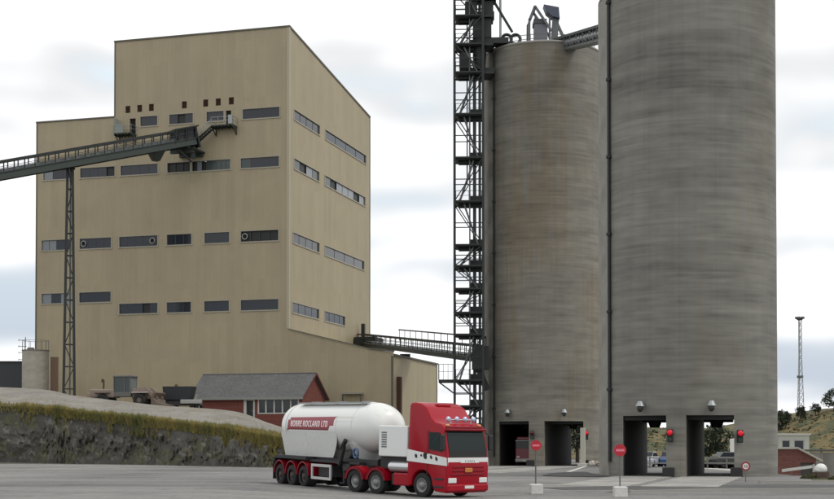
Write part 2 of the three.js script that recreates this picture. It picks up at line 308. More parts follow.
{
  const fw = extr([[-37.2, 4], [0, 4], [0, 56.9], [-25.3, 56.9], [-25.3, 46.65], [-37.2, 46.65]], WT, [...winF, ...vents, ...doorsF]); fw.translate(0, 0, -WT);
  mesh('front_wall', fw, cladding, plant);
  const sw = extr([[WT, 4], [34.2, 4], [34.2, 52.75], [WT, 56.86]], WT, winS); sw.rotateY(Math.PI / 2); sw.translate(-WT, 0, 0);
  mesh('side_wall', sw, cladding, plant);
  mesh('rear_wall', [box(-25, -WT, 4, 52.6, -34.2, -33.9), box(-37.2, -25, 4, 46.5, -34.2, -33.9)], cladding, plant);
  const lw = extr([[WT, 46.6], [33.9, 46.6], [33.9, 52.75], [WT, 56.86]], WT); lw.rotateY(Math.PI / 2); lw.translate(-25.3, 0, 0);
  const lw2 = box(-37.2, -36.9, 4, 46.65, -33.9, -WT);
  mesh('far_side_wall', [lw, lw2], cladding, plant);
  const roof = extr([[0.31, 56.6], [33.9, 52.5], [33.9, 52.2], [0.31, 56.3]], 24.6); roof.rotateY(Math.PI / 2); roof.translate(-24.95, 0, 0);
  mesh('roof', [roof, box(-36.88, -25.32, 46.1, 46.4, -33.88, -0.31)], roofGrey, plant);
  // dark capping along the eaves and verges, pale corner trim
  mesh('roof_capping', [box(-25.4, 0.1, 56.9, 57.12, -0.42, 0.1), beam(P3(-0.16, 56.94, -0.42), P3(-0.16, 52.87, -34.2), 0.52, 0.26), box(-37.3, -25.3, 46.65, 46.85, -0.42, 0.1)], trim, plant);
  mesh('corner_trim', [box(0.002, 0.06, 17.4, 56.89, -0.3, -0.0), box(-0.3, 0.06, 17.4, 56.89, 0.002, 0.05)], trimLight, plant);
  for (const g of [box(-37.26, -37.08, 6, 46.64, 0.002, 0.05), box(-25.36, -25.2, 46.86, 56.89, 0.002, 0.05), box(0.003, 0.05, 6, 52.7, -34.26, -34.0)]) mesh('edge_trim', g, trim, plant);
}
function window_(parent, x0, x1, y0, y1, side, o = {}) {   // strip window: frame and mullions, panes set back in the opening
  const n = o.n ?? Math.max(2, Math.round((x1 - x0) / 1.25)), fr = [], t = 0.05;
  const B3 = (a0, a1, b0, b1, c0, c1) => side ? box(c0, c1, b0, b1, -a1, -a0) : box(a0, a1, b0, b1, c0, c1);
  fr.push(B3(x0 - 0.16, x1 + 0.16, y0 - 0.16, y0 - 0.004, 0.003, 0.09), B3(x0 - 0.16, x1 + 0.16, y1 + 0.004, y1 + 0.12, 0.003, 0.05), B3(x0 - 0.16, x0 - 0.004, y0, y1, 0.003, 0.05), B3(x1 + 0.004, x1 + 0.16, y0, y1, 0.003, 0.05));
  fr.push(B3(x0 + 0.002, x1 - 0.002, y0 + 0.002, y0 + t, -0.15, -0.1), B3(x0 + 0.002, x1 - 0.002, y1 - t, y1 - 0.002, -0.15, -0.1));
  const w = (x1 - x0) / n;
  for (let i = 0; i <= n; i++) { const x = x0 + i * w; fr.push(B3(clamp(x - t / 2, x0 + 0.002, x1 - t), clamp(x + t / 2, x0 + t, x1 - 0.002), y0 + t, y1 - t, -0.15, -0.1)); }
  const f = mesh('window', fr.slice(0, 4), frameMat, parent); mesh('frame', fr.slice(4), barMat, f);
  for (let i = 0; i < n; i++) {
    const k = o.pane?.(i, n) ?? 0, mt = [glassDark, glassPale, glassBlack, glassGreen][k], s = k === 2 ? -0.25 : -0.13 + rr(-0.004, 0.004);
    mesh('pane', B3(x0 + i * w + t / 2 + 0.002, x0 + (i + 1) * w - t / 2 - 0.002, y0 + t + 0.002, y1 - t - 0.002, s - 0.02, s), mt, f);
  }
  if (o.fan != null) { const g = new THREE.TorusGeometry(0.36, 0.07, 8, 20); g.translate(o.fan, (y0 + y1) / 2, 0.0); const h = new THREE.CylinderGeometry(0.32, 0.32, 0.06, 18); h.rotateX(Math.PI / 2); h.translate(o.fan, (y0 + y1) / 2, -0.06); mesh('exhaust_fan', g, std(0.3, 0.31, 0.3, 0.5), f); mesh('fan_opening', h, blackHole, f); }
  return f;
}
const fOpt = { 4: { pane: (i) => (i < 1 ? 1 : 0) }, 5: { pane: (i, n) => (i === n - 1 ? 2 : 0) }, 7: { pane: () => 2 }, 8: { n: 8, pane: (i) => (i === 0 || i === 2 ? 2 : i > 2 ? 3 : 1) }, 9: { n: 4, pane: (i) => (i === 0 ? 3 : 0) }, 10: { pane: (i) => (i < 2 ? 1 : 0) }, 11: { fan: -29.9 }, 12: { fan: -19.6 }, 15: { fan: -6.2, pane: () => 2 }, 16: { pane: (i) => (i !== 1 ? 1 : 0) }, 1: { n: 3, pane: (i) => (i === 1 ? 2 : 0) } };  // pale panes in the leftmost windows paint the daylight showing through
winF.forEach((w, i) => window_(plant, ...w, false, fOpt[i] ?? { pane: () => (rnd() < 0.12 ? 2 : 0) }));
const sOpt = { 2: { n: 4, pane: (i) => [3, 2, 1, 3][i] }, 3: { n: 7, pane: (i) => [3, 2, 1, 1, 1, 2, 1][i] } };
winS.forEach((w, i) => window_(plant, ...w, true, sOpt[i] ?? { n: 4 }));
for (const [x0, x1, y0, y1] of vents) {
  const l = [box(x0 + 0.005, x1 - 0.005, y0 + 0.005, y1 - 0.005, -0.28, -0.24)]; for (let k = 0; k < 6; k++) l.push(beam(P3(x0 + 0.01, y0 + 0.12 + k * 0.145, -0.1), P3(x1 - 0.01, y0 + 0.12 + k * 0.145, -0.1), 0.1, 0.03));
  mesh('vent', l, rust, plant);
}
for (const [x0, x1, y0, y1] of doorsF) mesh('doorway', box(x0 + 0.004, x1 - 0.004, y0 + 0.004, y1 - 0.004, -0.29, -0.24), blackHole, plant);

// lean-to shed on the right of the building
const shed = thing('lean_to_shed', 'low beige lean-to shed with sloping roof beside the tall building', 'shed', corner, TH);
{
  const fw = extr([[0.004, 3], [14.2, 3], [14.2, 14.05], [11, 14.5], [0.004, 17.25]], WT); fw.translate(0, 0, -WT + 0.002); mesh('front_wall', fw, claddingShed, shed);
  const sw = extr([[WT, 3], [21.3, 3], [21.3, 13.65], [WT, 13.65]], WT); sw.rotateY(Math.PI / 2); sw.translate(14.2 - WT, 0, 0); mesh('side_wall', sw, claddingShed, shed);
  mesh('rear_wall', box(0.01, 13.88, 3, 13.6, -21.3, -21.0), claddingShed, shed);
  const rf = extr([[0.06, 17.1], [11, 14.35], [13.9, 13.9], [13.9, 13.6], [0.06, 16.8]], 20.6); rf.translate(0, 0, -20.95); mesh('roof', rf, std(0.36, 0.33, 0.27, 0.85), shed);
  mesh('roof_capping', [beam(P3(0.07, 17.32, -0.05), P3(11, 14.58, -0.05), 0.4, 0.13), beam(P3(11, 14.6, -0.05), P3(14.3, 14.16, -0.05), 0.45, 0.2), box(13.95, 14.4, 13.64, 13.86, -21.4, -0.31)], trim, shed);
  mesh('downpipe', box(14.202, 14.75, 3, 11.0, -2.2, -1.6), rust, shed);
  mesh('corner_trim', [box(13.95, 14.26, 3, 13.6, 0.005, 0.06), box(14.203, 14.26, 3, 13.6, -21.34, -21.1)], trim, shed);
}

// platforms on the front wall
function railing(p, q, h = 1.05, step = 1.1, r = 0.035) {
  const l = [], n = Math.max(1, Math.round(p.distanceTo(q) / step)), up = P3(0, h, 0), mid = P3(0, h * 0.52, 0);
  for (let i = 0; i <= n; i++) { const a = p.clone().lerp(q, i / n); l.push(beam(a, a.clone().add(up), r * 1.4)); }
  l.push(beam(p.clone().add(up), q.clone().add(up), r * 1.6), beam(p.clone().add(mid), q.clone().add(mid), r * 1.2)); return l;
}
function platform(x0, x1, y, depth, label) {
  const t = thing('access_platform', label, 'platform', corner, TH, 'wall platforms by the conveyor');
  const fl = [box(x0, x1, y - 0.12, y, 0.02, depth)]; for (let x = x0; x <= x1; x += 0.5) fl.push(box(x, x + 0.06, y - 0.3, y - 0.125, 0.03, depth - 0.02));
  mesh('deck', fl, steelGreen, t);
  mesh('railing', [railing(P3(x0, y, 0.05), P3(x0, y, depth)), railing(P3(x0, y, depth), P3(x1, y, depth)), railing(P3(x1, y, depth), P3(x1, y, 0.05))], galv, t);
  for (const x of [x0 + 0.1, x1 - 0.1]) mesh('bracket', [beam(P3(x, y - 0.2, depth - 0.1), P3(x, y - 1.1, 0.05), 0.1), beam(P3(x, y - 0.2, 0.06), P3(x, y - 1.15, 0.06), 0.1)], steelDark, t);
  return t;
}
const pl1 = platform(-24.6, -22.0, 44.15, 1.5, 'small railed platform at the open doorway left of the conveyor head');
mesh('mesh_screen', [box(-24.62, -24.58, 44.2, 46.3, 0.1, 1.45), box(-24.58, -23.2, 44.2, 45.3, 1.46, 1.49)], std(0.24, 0.27, 0.24, 0.7), pl1);
const pl2 = platform(-10.4, -7.3, 44.3, 1.6, 'railed platform with stair right of the conveyor head');
mesh('gate_panel', box(-7.9, -7.34, 44.35, 45.5, 1.62, 1.66), galv, pl2);
{ // stair from the platform down to the conveyor head
  const a = P3(-10.4, 44.2, 0.9), b = P3(-13.4, 41.9, 0.9), st = [];
  for (const z of [0.5, 1.3]) st.push(beam(a.clone().setZ(z), b.clone().setZ(z), 0.08, 0.28));
  mesh('stringer', st, steelDark, pl2);
  const tr = []; for (let i = 0; i < 11; i++) { const p = a.clone().lerp(b, (i + 0.5) / 11); tr.push(box(p.x - 0.13, p.x + 0.13, p.y, p.y + 0.04, 0.54, 1.26)); } mesh('treads', tr, steelGrey, pl2);
  mesh('stair_rail', railing(a.clone().setZ(1.34), b.clone().setZ(1.34), 1.0, 1.0), galv, pl2);
}

// ---------------------------------------------------------------- conveyor galleries
function conveyor(name, label, pts, o) {
  const t = thing(name, label, 'conveyor', null, 0);
  const g = { girder: [], belt: [], walk: [], rail: [], post: [], roller: [] };
  for (let i = 0; i + 1 < pts.length; i++) {
    const a = pts[i], b = pts[i + 1], d = b.clone().sub(a).normalize(), s = P3(-d.z, 0, d.x).normalize(), L = a.distanceTo(b);
    const at = (f, side, up) => a.clone().lerp(b, f).addScaledVector(s, side).add(P3(0, up, 0));
    for (const sd of [-o.w / 2, o.w / 2]) {
      g.girder.push(beam(at(0, sd, 0), at(1, sd, 0), 0.14, o.gd), beam(at(0, sd * 1.04, o.gd / 2 + 0.05), at(1, sd * 1.04, o.gd / 2 + 0.05), 0.3, 0.1), beam(at(0, sd * 1.04, -o.gd / 2 - 0.05), at(1, sd * 1.04, -o.gd / 2 - 0.05), 0.3, 0.1));
      g.rail.push(beam(at(0, sd * 1.05, o.rh), at(1, sd * 1.05, o.rh), 0.1, o.rt), beam(at(0, sd * 1.05, o.rh * 0.62), at(1, sd * 1.05, o.rh * 0.62), 0.06, 0.06));
      const n = Math.round(L / o.step); for (let k = 0; k <= n; k++) mesh('rail_post', beam(at(k / n, sd * 1.05, o.gd / 2), at(k / n, sd * 1.05, o.rh), o.pw), steelDark, t);
    }
    g.walk.push(beam(at(0, 0, -o.gd * 0.3), at(1, 0, -o.gd * 0.3), o.w - 0.16, 0.08));
    g.belt.push(beam(at(0, 0, o.gd / 2 + 0.33), at(1, 0, o.gd / 2 + 0.33), o.w * 0.55, o.bt ?? 0.34));
    const m = Math.round(L / 1.5); for (let k = 0; k < m; k++) g.roller.push(rod(at((k + 0.5) / m, -o.w * 0.36, o.gd / 2 + 0.1), at((k + 0.5) / m, o.w * 0.36, o.gd / 2 + 0.1), 0.09));
  }
  mesh('girder', g.girder, steelGreen, t); mesh('belt', g.belt, steelGrey, t); mesh('walkway', g.walk, steelGrey, t); mesh('rollers', g.roller, galv, t).userData.kind = 'stuff'; mesh('handrail', g.rail, steelDark, t);
  return t;
}
const cA = V(-63, 29.3, 154.4), cB = V(-29.4, 42.0, 181.0);
const conv = conveyor('inclined_conveyor', 'long dark inclined conveyor gallery rising to the tall building', [cA, cB], { w: 1.9, gd: 0.72, rh: 1.75, rt: 0.22, step: 1.35, pw: 0.13 });
{
  const hd = new THREE.Matrix4().makeRotationY(TH).setPosition(corner);
  const H = (n, l, m) => mesh(n, l, m, conv, hd);
  // drive house at the head of the belt, its platform and taper bracket
  const cd = cB.clone().sub(cA).normalize(), back = (d, up) => cB.clone().addScaledVector(cd, -d).add(P3(0, up, 0)), sd = P3(-cd.z, 0, cd.x).normalize();
  mesh('head_house', [beam(back(3.3, 1.95), back(-0.2, 1.95), 2.5, 0.16), beam(back(0.0, 0.5), back(-0.2, 0.5), 2.4, 2.7), ...[-1.15, 1.15].flatMap((k) => [0.2, 1.64, 3.2].map((d) => beam(back(d, 0.3).addScaledVector(sd, k), back(d, 1.9).addScaledVector(sd, k), 0.12)))], steelDark, conv);
  mesh('drive_unit', [beam(back(2.9, 1.0), back(0.3, 1.0), 1.9, 1.3)], std(0.012, 0.013, 0.015, 0.6), conv);
  H('head_platform', [box(-15.4, -11.9, 40.95, 41.15, 0.05, 3.4), box(-15.4, -12.1, 40.5, 40.93, 2.8, 3.3), box(-15.4, -12.1, 40.5, 40.93, 0.1, 0.6), box(-12.5, -12.1, 39.8, 40.48, 2.6, 3.1)], steelGreen);
  H('head_railing', [railing(P3(-12.6, 41.15, 3.4), P3(-11.9, 41.15, 3.4)), railing(P3(-11.9, 41.15, 3.4), P3(-11.9, 41.15, 1.4))], galv);
  { const g = new THREE.CylinderGeometry(1.25, 0.55, 1.3, 4); g.rotateY(Math.PI / 4 + 0.7); const p = back(5.6, -0.95); g.translate(p.x, p.y, p.z); mesh('underside_chute', g, steelGreen, conv); }
  mesh('wall_strut', [beam(back(2.2, -0.6), back(0.2, -2.6), 0.2), beam(back(0.4, -0.5), back(-0.6, -0.5), 0.25)], steelDark, conv);
}
const trestle = thing('conveyor_trestle', 'slim dark lattice trestle holding up the inclined conveyor', 'trestle', V(-42.9, 7, 170.7), 0.246);
{
  const y1 = 29.6, bw = 0.68, tw = 0.3, dB = 0.55, dT = 0.3, at = (sx, sz, f) => P3(lerp(bw, tw, f) * sx, y1 * f - 0.6 * (1 - f), lerp(dB, dT, f) * sz);
  for (const sx of [-1, 1]) for (const sz of [-1, 1]) mesh('leg', beam(at(sx, sz, 0), at(sx, sz, 1), 0.32), steelDark, trestle);
  const br = []; const n = 11;
  for (let k = 0; k < n; k++) {
    const f0 = k / n, f1 = (k + 1) / n, q = k % 2 ? 1 : -1;
    for (const sz of [-1, 1]) br.push(beam(at(-1, sz, f1), at(1, sz, f1), 0.1), beam(at(-q, sz, f0), at(q, sz, f1), 0.09));
    for (const sx of [-1, 1]) br.push(beam(at(sx, -1, f1), at(sx, 1, f1), 0.1), beam(at(sx, -q, f0), at(sx, q, f1), 0.09));
  }
  mesh('bracing', br, steelDark, trestle);
  mesh('cable_duct', beam(P3(0.1, -0.5, 0), P3(0.05, y1, 0), 0.2), steelGrey, trestle);
  mesh('cap', box(-0.6, 0.6, y1 - 0.1, y1 + 0.25, -1.1, 1.1), steelDark, trestle);
}
// conveyor from the side of the building to the lattice tower
const conv2 = conveyor('transfer_conveyor', 'dark railed conveyor bridging from the shed roof to the lattice tower', [V(-9.6, 17.9, 212), V(-1.5, 15.1, 186), V(7.2, 11.35, 148.5)], { w: 1.5, gd: 0.34, rh: 1.45, rt: 0.2, step: 2.6, pw: 0.1, bt: 0.1 });
{
  const hd = new THREE.Matrix4().makeRotationY(TH).setPosition(corner);
  const H = (n, l, m) => mesh(n, l, m, conv2, hd);
  H('tail_housing', [rbox(0.1, 3.4, 16.2, 18.3, -30.5, -26.2, 0.1), box(0.6, 1.1, 18.3, 20.4, -28.6, -28.1)], steelDark);
  const a = V(-2.4, 15.9, 189), b = V(7.4, 11.7, 148.5), up = (p, y) => p.clone().add(P3(0, y, 0));
  mesh('cable_tray', [beam(up(a, 2.1), up(b, 2.1), 0.3, 0.16), ...Array.from({ length: 14 }, (_, i) => { const p = a.clone().lerp(b, i / 13); return beam(up(p, 0.6), up(p, 2.1), 0.08); })], steelDark, conv2);
  mesh('support_block', box(-2.3, -0.9, 12.8, 14.6, -188.8, -187.6), steelDark, conv2);
}

// ---------------------------------------------------------------- silos
function silo(name, label, X, Z, R, H, bays, bayH, mat, pipeDeg, padDeg, rear, closed) {
  const t = thing(name, label, 'silo', V(X, 0, Z), TH, 'concrete silos');
  const ev = new Evaluator(); ev.attributes = ['position', 'normal', 'uv']; ev.useGroups = false;
  const cg = new THREE.CylinderGeometry(R, R, H, 144, 1); cg.rotateY(Math.PI); cg.translate(0, H / 2, 0);
  let b = new Brush(cg); b.updateMatrixWorld();
  for (const [x0, x1] of bays) { const q = new Brush(box(x0, x1, -1, bayH, -R - 2, R + 2)); q.updateMatrixWorld(); b = ev.evaluate(b, q, SUBTRACTION); b.updateMatrixWorld(); }
  mesh('shell', b.geometry, mat, t);
  const cap = new THREE.TorusGeometry(R - 0.02, 0.14, 8, 96); cap.rotateX(Math.PI / 2); cap.translate(0, H - 0.02, 0); mesh('rim', cap, concretePale, t);
  // slightly proud pilaster strip and dark pipe on the left flank
  const a0 = padDeg[0] * Math.PI / 180, a1 = padDeg[1] * Math.PI / 180, pts = [];
  for (let i = 0; i <= 10; i++) { const a = lerp(a0, a1, i / 10); pts.push([Math.sin(a) * (R + 0.12), Math.cos(a) * (R + 0.12)]); } for (let i = 10; i >= 0; i--) { const a = lerp(a0, a1, i / 10); pts.push([Math.sin(a) * (R - 0.05), Math.cos(a) * (R - 0.05)]); }
  const pg = extr(pts, H - 0.25); pg.rotateX(-Math.PI / 2); pg.scale(1, 1, -1);
  const pi = pg.attributes; { const idx = []; for (let i = 0; i < pi.position.count; i += 3) idx.push(i, i + 2, i + 1); pg.setIndex(idx); pg.computeVertexNormals(); }
  mesh('pilaster', pg, padMat, t);
  const pa = pipeDeg * Math.PI / 180; const px = Math.sin(pa) * (R + 0.14), pz = Math.cos(pa) * (R + 0.14);
  const cl = []; for (let y = 6; y < H; y += 5.5) cl.push(cyl(px, y, y + 0.18, pz, 0.2, 0.2, 12));
  const pipe = mesh('downpipe', cyl(px, 1.0, H - 0.4, pz, 0.11, 0.11, 12), steelDark, t); mesh('pipe_clamps', cl, steelDark, pipe);
  // rear extension of the bays: piers, slab, and added near-black panels painting in the shade inside
  const piers = [[bays[0][0] - 0.5, bays[0][0]], [bays[0][1], bays[1][0]], [bays[1][1], bays[1][1] + 0.5]], zb = -rear, zs = (u) => -Math.sqrt(R * R - u * u) + 0.4;
  for (const [a, b] of piers) mesh('rear_pier', box(a + 0.012, b - 0.012, 0, bayH, zb, zs(Math.max(Math.abs(a), Math.abs(b)))), padMat, t);
  mesh('rear_slab', box(piers[0][0], piers[2][1], bayH + 0.004, bayH + 0.5, zb, -4.2), padMat, t);
  for (const [x0, x1] of bays) for (const [x, w] of [[x0, 0.03], [x1 - 0.03, 0.03]]) mesh('bay_shade_panel', box(x + 0.002, x + w - 0.002, 0.02, bayH - 0.01, zb + 0.1, Math.sqrt(R * R - x * x) - 0.5), bayShade, t);
  for (const [x0, x1] of bays) mesh('ceiling_shade_panel', box(x0 + 0.04, x1 - 0.04, bayH - 0.05, bayH - 0.008, zb + 0.1, 4.0), bayShade, t);
  if (closed) mesh('rear_shutter', box(bays[0][0] + 0.05, bays[0][1] - 0.05, 0.02, bayH - 0.06, zb + 0.3, zb + 0.4), bayShade, t);
  for (const [x0, x1] of bays) mesh('loading_spout', [cyl((x0 + x1) / 2, bayH - 0.75, bayH - 0.06, -1, 0.35, 0.6, 20), box(x0 + 0.5, x1 - 0.5, bayH - 0.35, bayH - 0.07, -3.2, -2.6)], bayShade, t);
  for (const [x0, x1] of bays) { // steel lintel and dark bumper at the right jamb
    const zf = Math.sqrt(R * R - Math.max(Math.abs(x0), Math.abs(x1)) ** 2), zr = Math.sqrt(R * R - x1 * x1);
    mesh('door_lintel', box(x0 + 0.005, x1 - 0.005, bayH - 0.3, bayH - 0.004, zf - 0.5, zf - 0.3), steelDark, t);
    mesh('jamb_guard', rbox(x1 - 0.25, x1 + 0.55, -0.02, 0.65, zr - 0.45, zr + 0.25, 0.05), std(0.02, 0.02, 0.02, 0.7), t);
  }
  return t;
}
const bayShade = std(0.028, 0.027, 0.025, 0.8);  // near-black colour painting the shade inside the bays; spouts and shutter share it
const padMat = new THREE.MeshStandardMaterial({ map: concreteFlat(71, [0.26, 0.25, 0.22], 0.2, 0.4), roughness: 0.9 });
const matR = new THREE.MeshStandardMaterial({ map: siloMap(801, [0.2, 0.194, 0.17], [0.175, 0.158, 0.122], 0.45, 34.4), roughness: 0.9 });
const matL = new THREE.MeshStandardMaterial({ map: siloMap(851, [0.198, 0.188, 0.158], [0.18, 0.145, 0.098], 0.75, 44.4), roughness: 0.9 });
const XR = 19.57, ZR = 100, RR = 6.25, XL = 13.65, ZL = 150, RL = 6.28;
const view = (x, z) => Math.atan2(x, z); // direction angles inside the turned silo group
const degR = (-11.1 - (-16.03) * -1) * 0;
silo('concrete_silo', 'nearest and widest grey concrete silo with two drive-through bays', XR, ZR, RR, 34.4, [[-4.05, -0.94], [0.4, 3.52]], 4.2, matR, -53.5, [-96, -55.5], 9.5, false);
silo('concrete_silo', 'farther brown-grey concrete silo beside the lattice tower', XL, ZL, RL, 44.4, [[-3.75, -0.3], [1.28, 5.0]], 4.7, matL, -43, [-88, -45], 10.5, true);

const sl = (Xs, Zs, x, y, z) => P3(x, y, z).applyAxisAngle(UP, TH).add(V(Xs, 0, Zs));
// rooftop plant on the farther silo
const topThing = (name, label, cat) => thing(name, label, cat, V(XL, 44.4, ZL), 0);
{
  const a = topThing('roof_frame', 'pale steel A-frame hoist standing on the farther silo roof', 'hoist');
  for (const z of [-1.1, 1.1]) mesh('frame_leg', [beam(P3(-1.55, 0, z), P3(-1.5, 3.9, z), 0.24), beam(P3(-1.5, 3.8, z), P3(-0.9, 5.3, z), 0.24), beam(P3(-0.9, 5.3, z), P3(0.9, 2.6, z), 0.24)], steelGrey, a);
  mesh('cross_beam', [beam(P3(-0.9, 5.2, -1.3), P3(-0.9, 5.2, 1.3), 0.24), beam(P3(-0.75, 4.6, 0), P3(-0.75, 3.9, 0), 0.2)], steelGrey, a);
  const b = topThing('filter_house', 'grey filter housing on the farther silo roof', 'filter');
  mesh('casing', rbox(-0.9, 0.5, 0, 3.5, -1.0, 0.8, 0.06), std(0.2, 0.2, 0.23, 0.6), b); mesh('cover', box(-1.0, 0.4, 3.5, 4.0, -1.1, 0.9), std(0.1, 0.1, 0.11, 0.6), b);
  const c = topThing('discharge_hopper', 'dark blue-grey tilted conveyor head on the farther silo roof', 'hopper');
  const hp = extr([[0.2, 5.75], [1.75, 5.45], [1.85, 4.3], [1.1, 4.5], [0.5, 5.0]], 1.4, [], 0.04); hp.translate(0, 0, -1.2); mesh('head_casing', hp, std(0.07, 0.085, 0.12, 0.5), c);
  mesh('chute', [beam(P3(1.5, 4.4, -0.5), P3(1.2, 0, -0.5), 0.7), beam(P3(1.6, 4.0, -0.5), P3(2.7, 1.6, -0.5), 0.3), beam(P3(0.8, 4.4, 0), P3(0.8, 0, 0), 0.2), box(0.8, 3.0, 0, 1.6, -1.2, 0.4)], steelGrey, c);
  const d = topThing('roof_railing', 'galvanised guard rail around the farther silo roof edge', 'railing');
  const l = []; for (let i = 0; i < 30; i++) { const a0 = i / 30 * 6.2832, a1 = (i + 1) / 30 * 6.2832, p = (q, y) => P3(Math.cos(q) * 5.6, y, Math.sin(q) * 5.6); l.push(beam(p(a0, 0), p(a0, 0.95), 0.06), beam(p(a0, 0.95), p(a1, 0.95), 0.06), beam(p(a0, 0.5), p(a1, 0.5), 0.05)); } mesh('rails', l, steelGrey, d);
  const e = topThing('round_inlet', 'small dark ring fitting on the silo roof by the tower', 'fitting');
  for (const x of [-4.05, -3.1]) { const g = new THREE.TorusGeometry(0.5, 0.17, 8, 18); g.translate(x, 1.25, 2.6); mesh('ring', g, steelDark, e); } mesh('base', box(-5.2, -2.2, 0, 0.5, 2, 3.2), steelDark, e);
}
// covered bridge between the silo tops
const bridge = thing('silo_bridge', 'grey covered conveyor bridge between the two silo tops', 'bridge', V(0, 0, 0));
{
  const a = V(15.6, 45.9, 151), b = V(18.4, 34.4, 104.5), d = b.clone().sub(a).normalize(), s = P3(-d.z, 0, d.x).normalize();
  const o = (p, sd, up) => p.clone().addScaledVector(s, sd).add(P3(0, up, 0));
  mesh('deck', beam(o(a, 0, -0.5), o(b, 0, -0.5), 1.3, 0.25), steelGrey, bridge); mesh('cover', beam(o(a, 0, 0.75), o(b, 0, 0.75), 1.6, 0.25), steelGreen, bridge);
  const l = []; for (let k = 0; k <= 26; k++) { const p = a.clone().lerp(b, k / 26); for (const sd of [-0.65, 0.65]) { l.push(beam(o(p, sd, -0.4), o(p, sd, 0.65), 0.12)); if (k < 26) { const q = a.clone().lerp(b, (k + 1) / 26); l.push(beam(o(p, sd, k % 2 ? -0.4 : 0.65), o(q, sd, k % 2 ? 0.65 : -0.4), 0.09)); } } } mesh('truss', l, steelGrey, bridge);
  mesh('pipe', rod(o(a, 0.3, 0.1), o(b, 0.3, 0.1), 0.4, 12), galv, bridge);
}

// ---------------------------------------------------------------- lattice tower
const tower = thing('lattice_tower', 'tall dark steel lattice tower with platforms beside the farther silo', 'tower', V(5.5, 0, 146.2), -0.05);
{
  const hw = 1.5, hd = 1.5, TOP = 54;
  for (const [x, z, w] of [[-hw - 0.02, hd, 0.2], [hw, hd, 0.26], [-hw, -hd, 0.16], [hw, -hd, 0.26]]) mesh('leg', box(x - w / 2, x + w / 2, 0, TOP, z - w / 2, z + w / 2), steelDark, tower);
  mesh('elevator_casing', [box(0.42, 0.78, 0, TOP, -0.3, 0.3), box(1.0, 1.3, 0, TOP, -0.3, 0.3)], std(0.05, 0.055, 0.06, 0.6), tower);
  mesh('pipe_run', [cyl(0.1, 0, TOP, 0.9, 0.08, 0.08, 10), cyl(-0.2, 30, TOP, -1.0, 0.07, 0.07, 10)], steelGrey, tower);
  const levels = [3.8, 6.3, 9.0, 13.8, 16.1, 18.6, 21.0, 23.2, 27.8, 32.4, 37.0, 41.4, 44.4, 47.4, 50.6, 53];
  let prev = 0.3;
  levels.forEach((y, i) => {
    const br = [], q = i % 2 ? 1 : -1;
    for (const z of [-hd, hd]) br.push(beam(P3(-hw * q, prev, z), P3(hw * q, y, z), 0.1), beam(P3(-hw, y, z), P3(hw, y, z), 0.16), beam(P3(-hw, (prev + y) / 2, z), P3(hw, (prev + y) / 2, z), 0.09));
    for (const x of [-hw, hw]) br.push(beam(P3(x, prev, -hd * q), P3(x, y, hd * q), 0.1), beam(P3(x, y, -hd), P3(x, y, hd), 0.14));
    mesh('bracing', br, steelDark, tower);
    const wide = y > 40 ? 1.2 : 0;
    const pf = mesh('platform', [box(-hw + 0.12, hw + wide - 0.12, y - 0.16, y + 0.06, -hd + 0.12, hd - 0.12), box(-hw + 0.4, hw - 0.12, y - 0.42, y - 0.165, 0.3, 0.5), box(-hw + 0.4, hw - 0.12, y - 0.42, y - 0.165, -0.6, -0.4), box(0.1, hw + wide, y + 0.065, y + 0.7, -0.7, 0.5)], steelDark, tower);
    if (i % 2 === 0 || y > 36) mesh('railing', railing(P3(-hw + 0.15, y + 0.06, hd - 0.14), P3(hw - 0.15, y + 0.06, hd - 0.14), 1.05, 1.4, 0.03), steelDark, pf);
    // stair flight
    const a = P3(-0.9, prev, 0.2), b = P3(0.6, y - 0.2, 0.2), st = [beam(a.clone().setX(-1.0 * q), b.clone().setX(0.5 * q), 0.09, 0.16), beam(a.clone().setX(-1.0 * q).setZ(0.9), b.clone().setX(0.5 * q).setZ(0.9), 0.09, 0.16)];
    const ns = Math.round((y - prev) / 0.32); for (let k = 1; k < ns; k++) { const p = a.clone().setX(-1.0 * q).lerp(b.clone().setX(0.5 * q), k / ns); st.push(box(p.x - 0.11, p.x + 0.11, p.y, p.y + 0.03, 0.24, 0.86)); }
    mesh('stair_flight', st, steelGrey, tower);
    prev = y;
  });
  // side balcony low on the left, heavy head machinery at the top
  mesh('side_balcony', [box(-3.2, -hw - 0.14, 8.8, 9.1, -0.9, 0.9), beam(P3(-3.1, 8.8, 0), P3(-hw, 7.6, 0), 0.14), railing(P3(-3.2, 9.1, 0.9), P3(-hw - 0.2, 9.1, 0.9), 1.6, 0.6), railing(P3(-3.2, 9.1, -0.9), P3(-3.2, 9.1, 0.9), 1.6, 0.6)], steelDark, tower);
  mesh('head_machinery', [rbox(0.2, 2.9, 49.2, 51.8, -1, 1.2, 0.08), box(0.5, 2.4, 45.2, 47.2, -0.8, 1.0), box(-0.4, 0.9, 47.5, 49.1, -1, 0.8), box(1.6, 2.6, 47.3, 49.1, -0.6, 0.8), cyl(1.2, 41.9, 45.1, 0.2, 0.55, 0.75), box(-1.0, 0.2, 42, 43.6, -0.6, 0.9), beam(P3(2.3, 49.8, 0.3), P3(4.6, 45.9, 0.3), 0.24), box(1.4, 4.2, 44.6, 45.2, -0.8, 0.9)], steelDark, tower);
  mesh('vent_pipe', [cyl(3.35, 44.6, 55, 0.2, 0.13, 0.13, 10)], galv, tower);
  mesh('transfer_chute', [box(0.3, 2.1, 10.2, 12.6, -0.9, 0.9), beam(P3(1.0, 10.3, 0), P3(1.9, 8.0, 0), 0.7)], steelDark, tower);
}

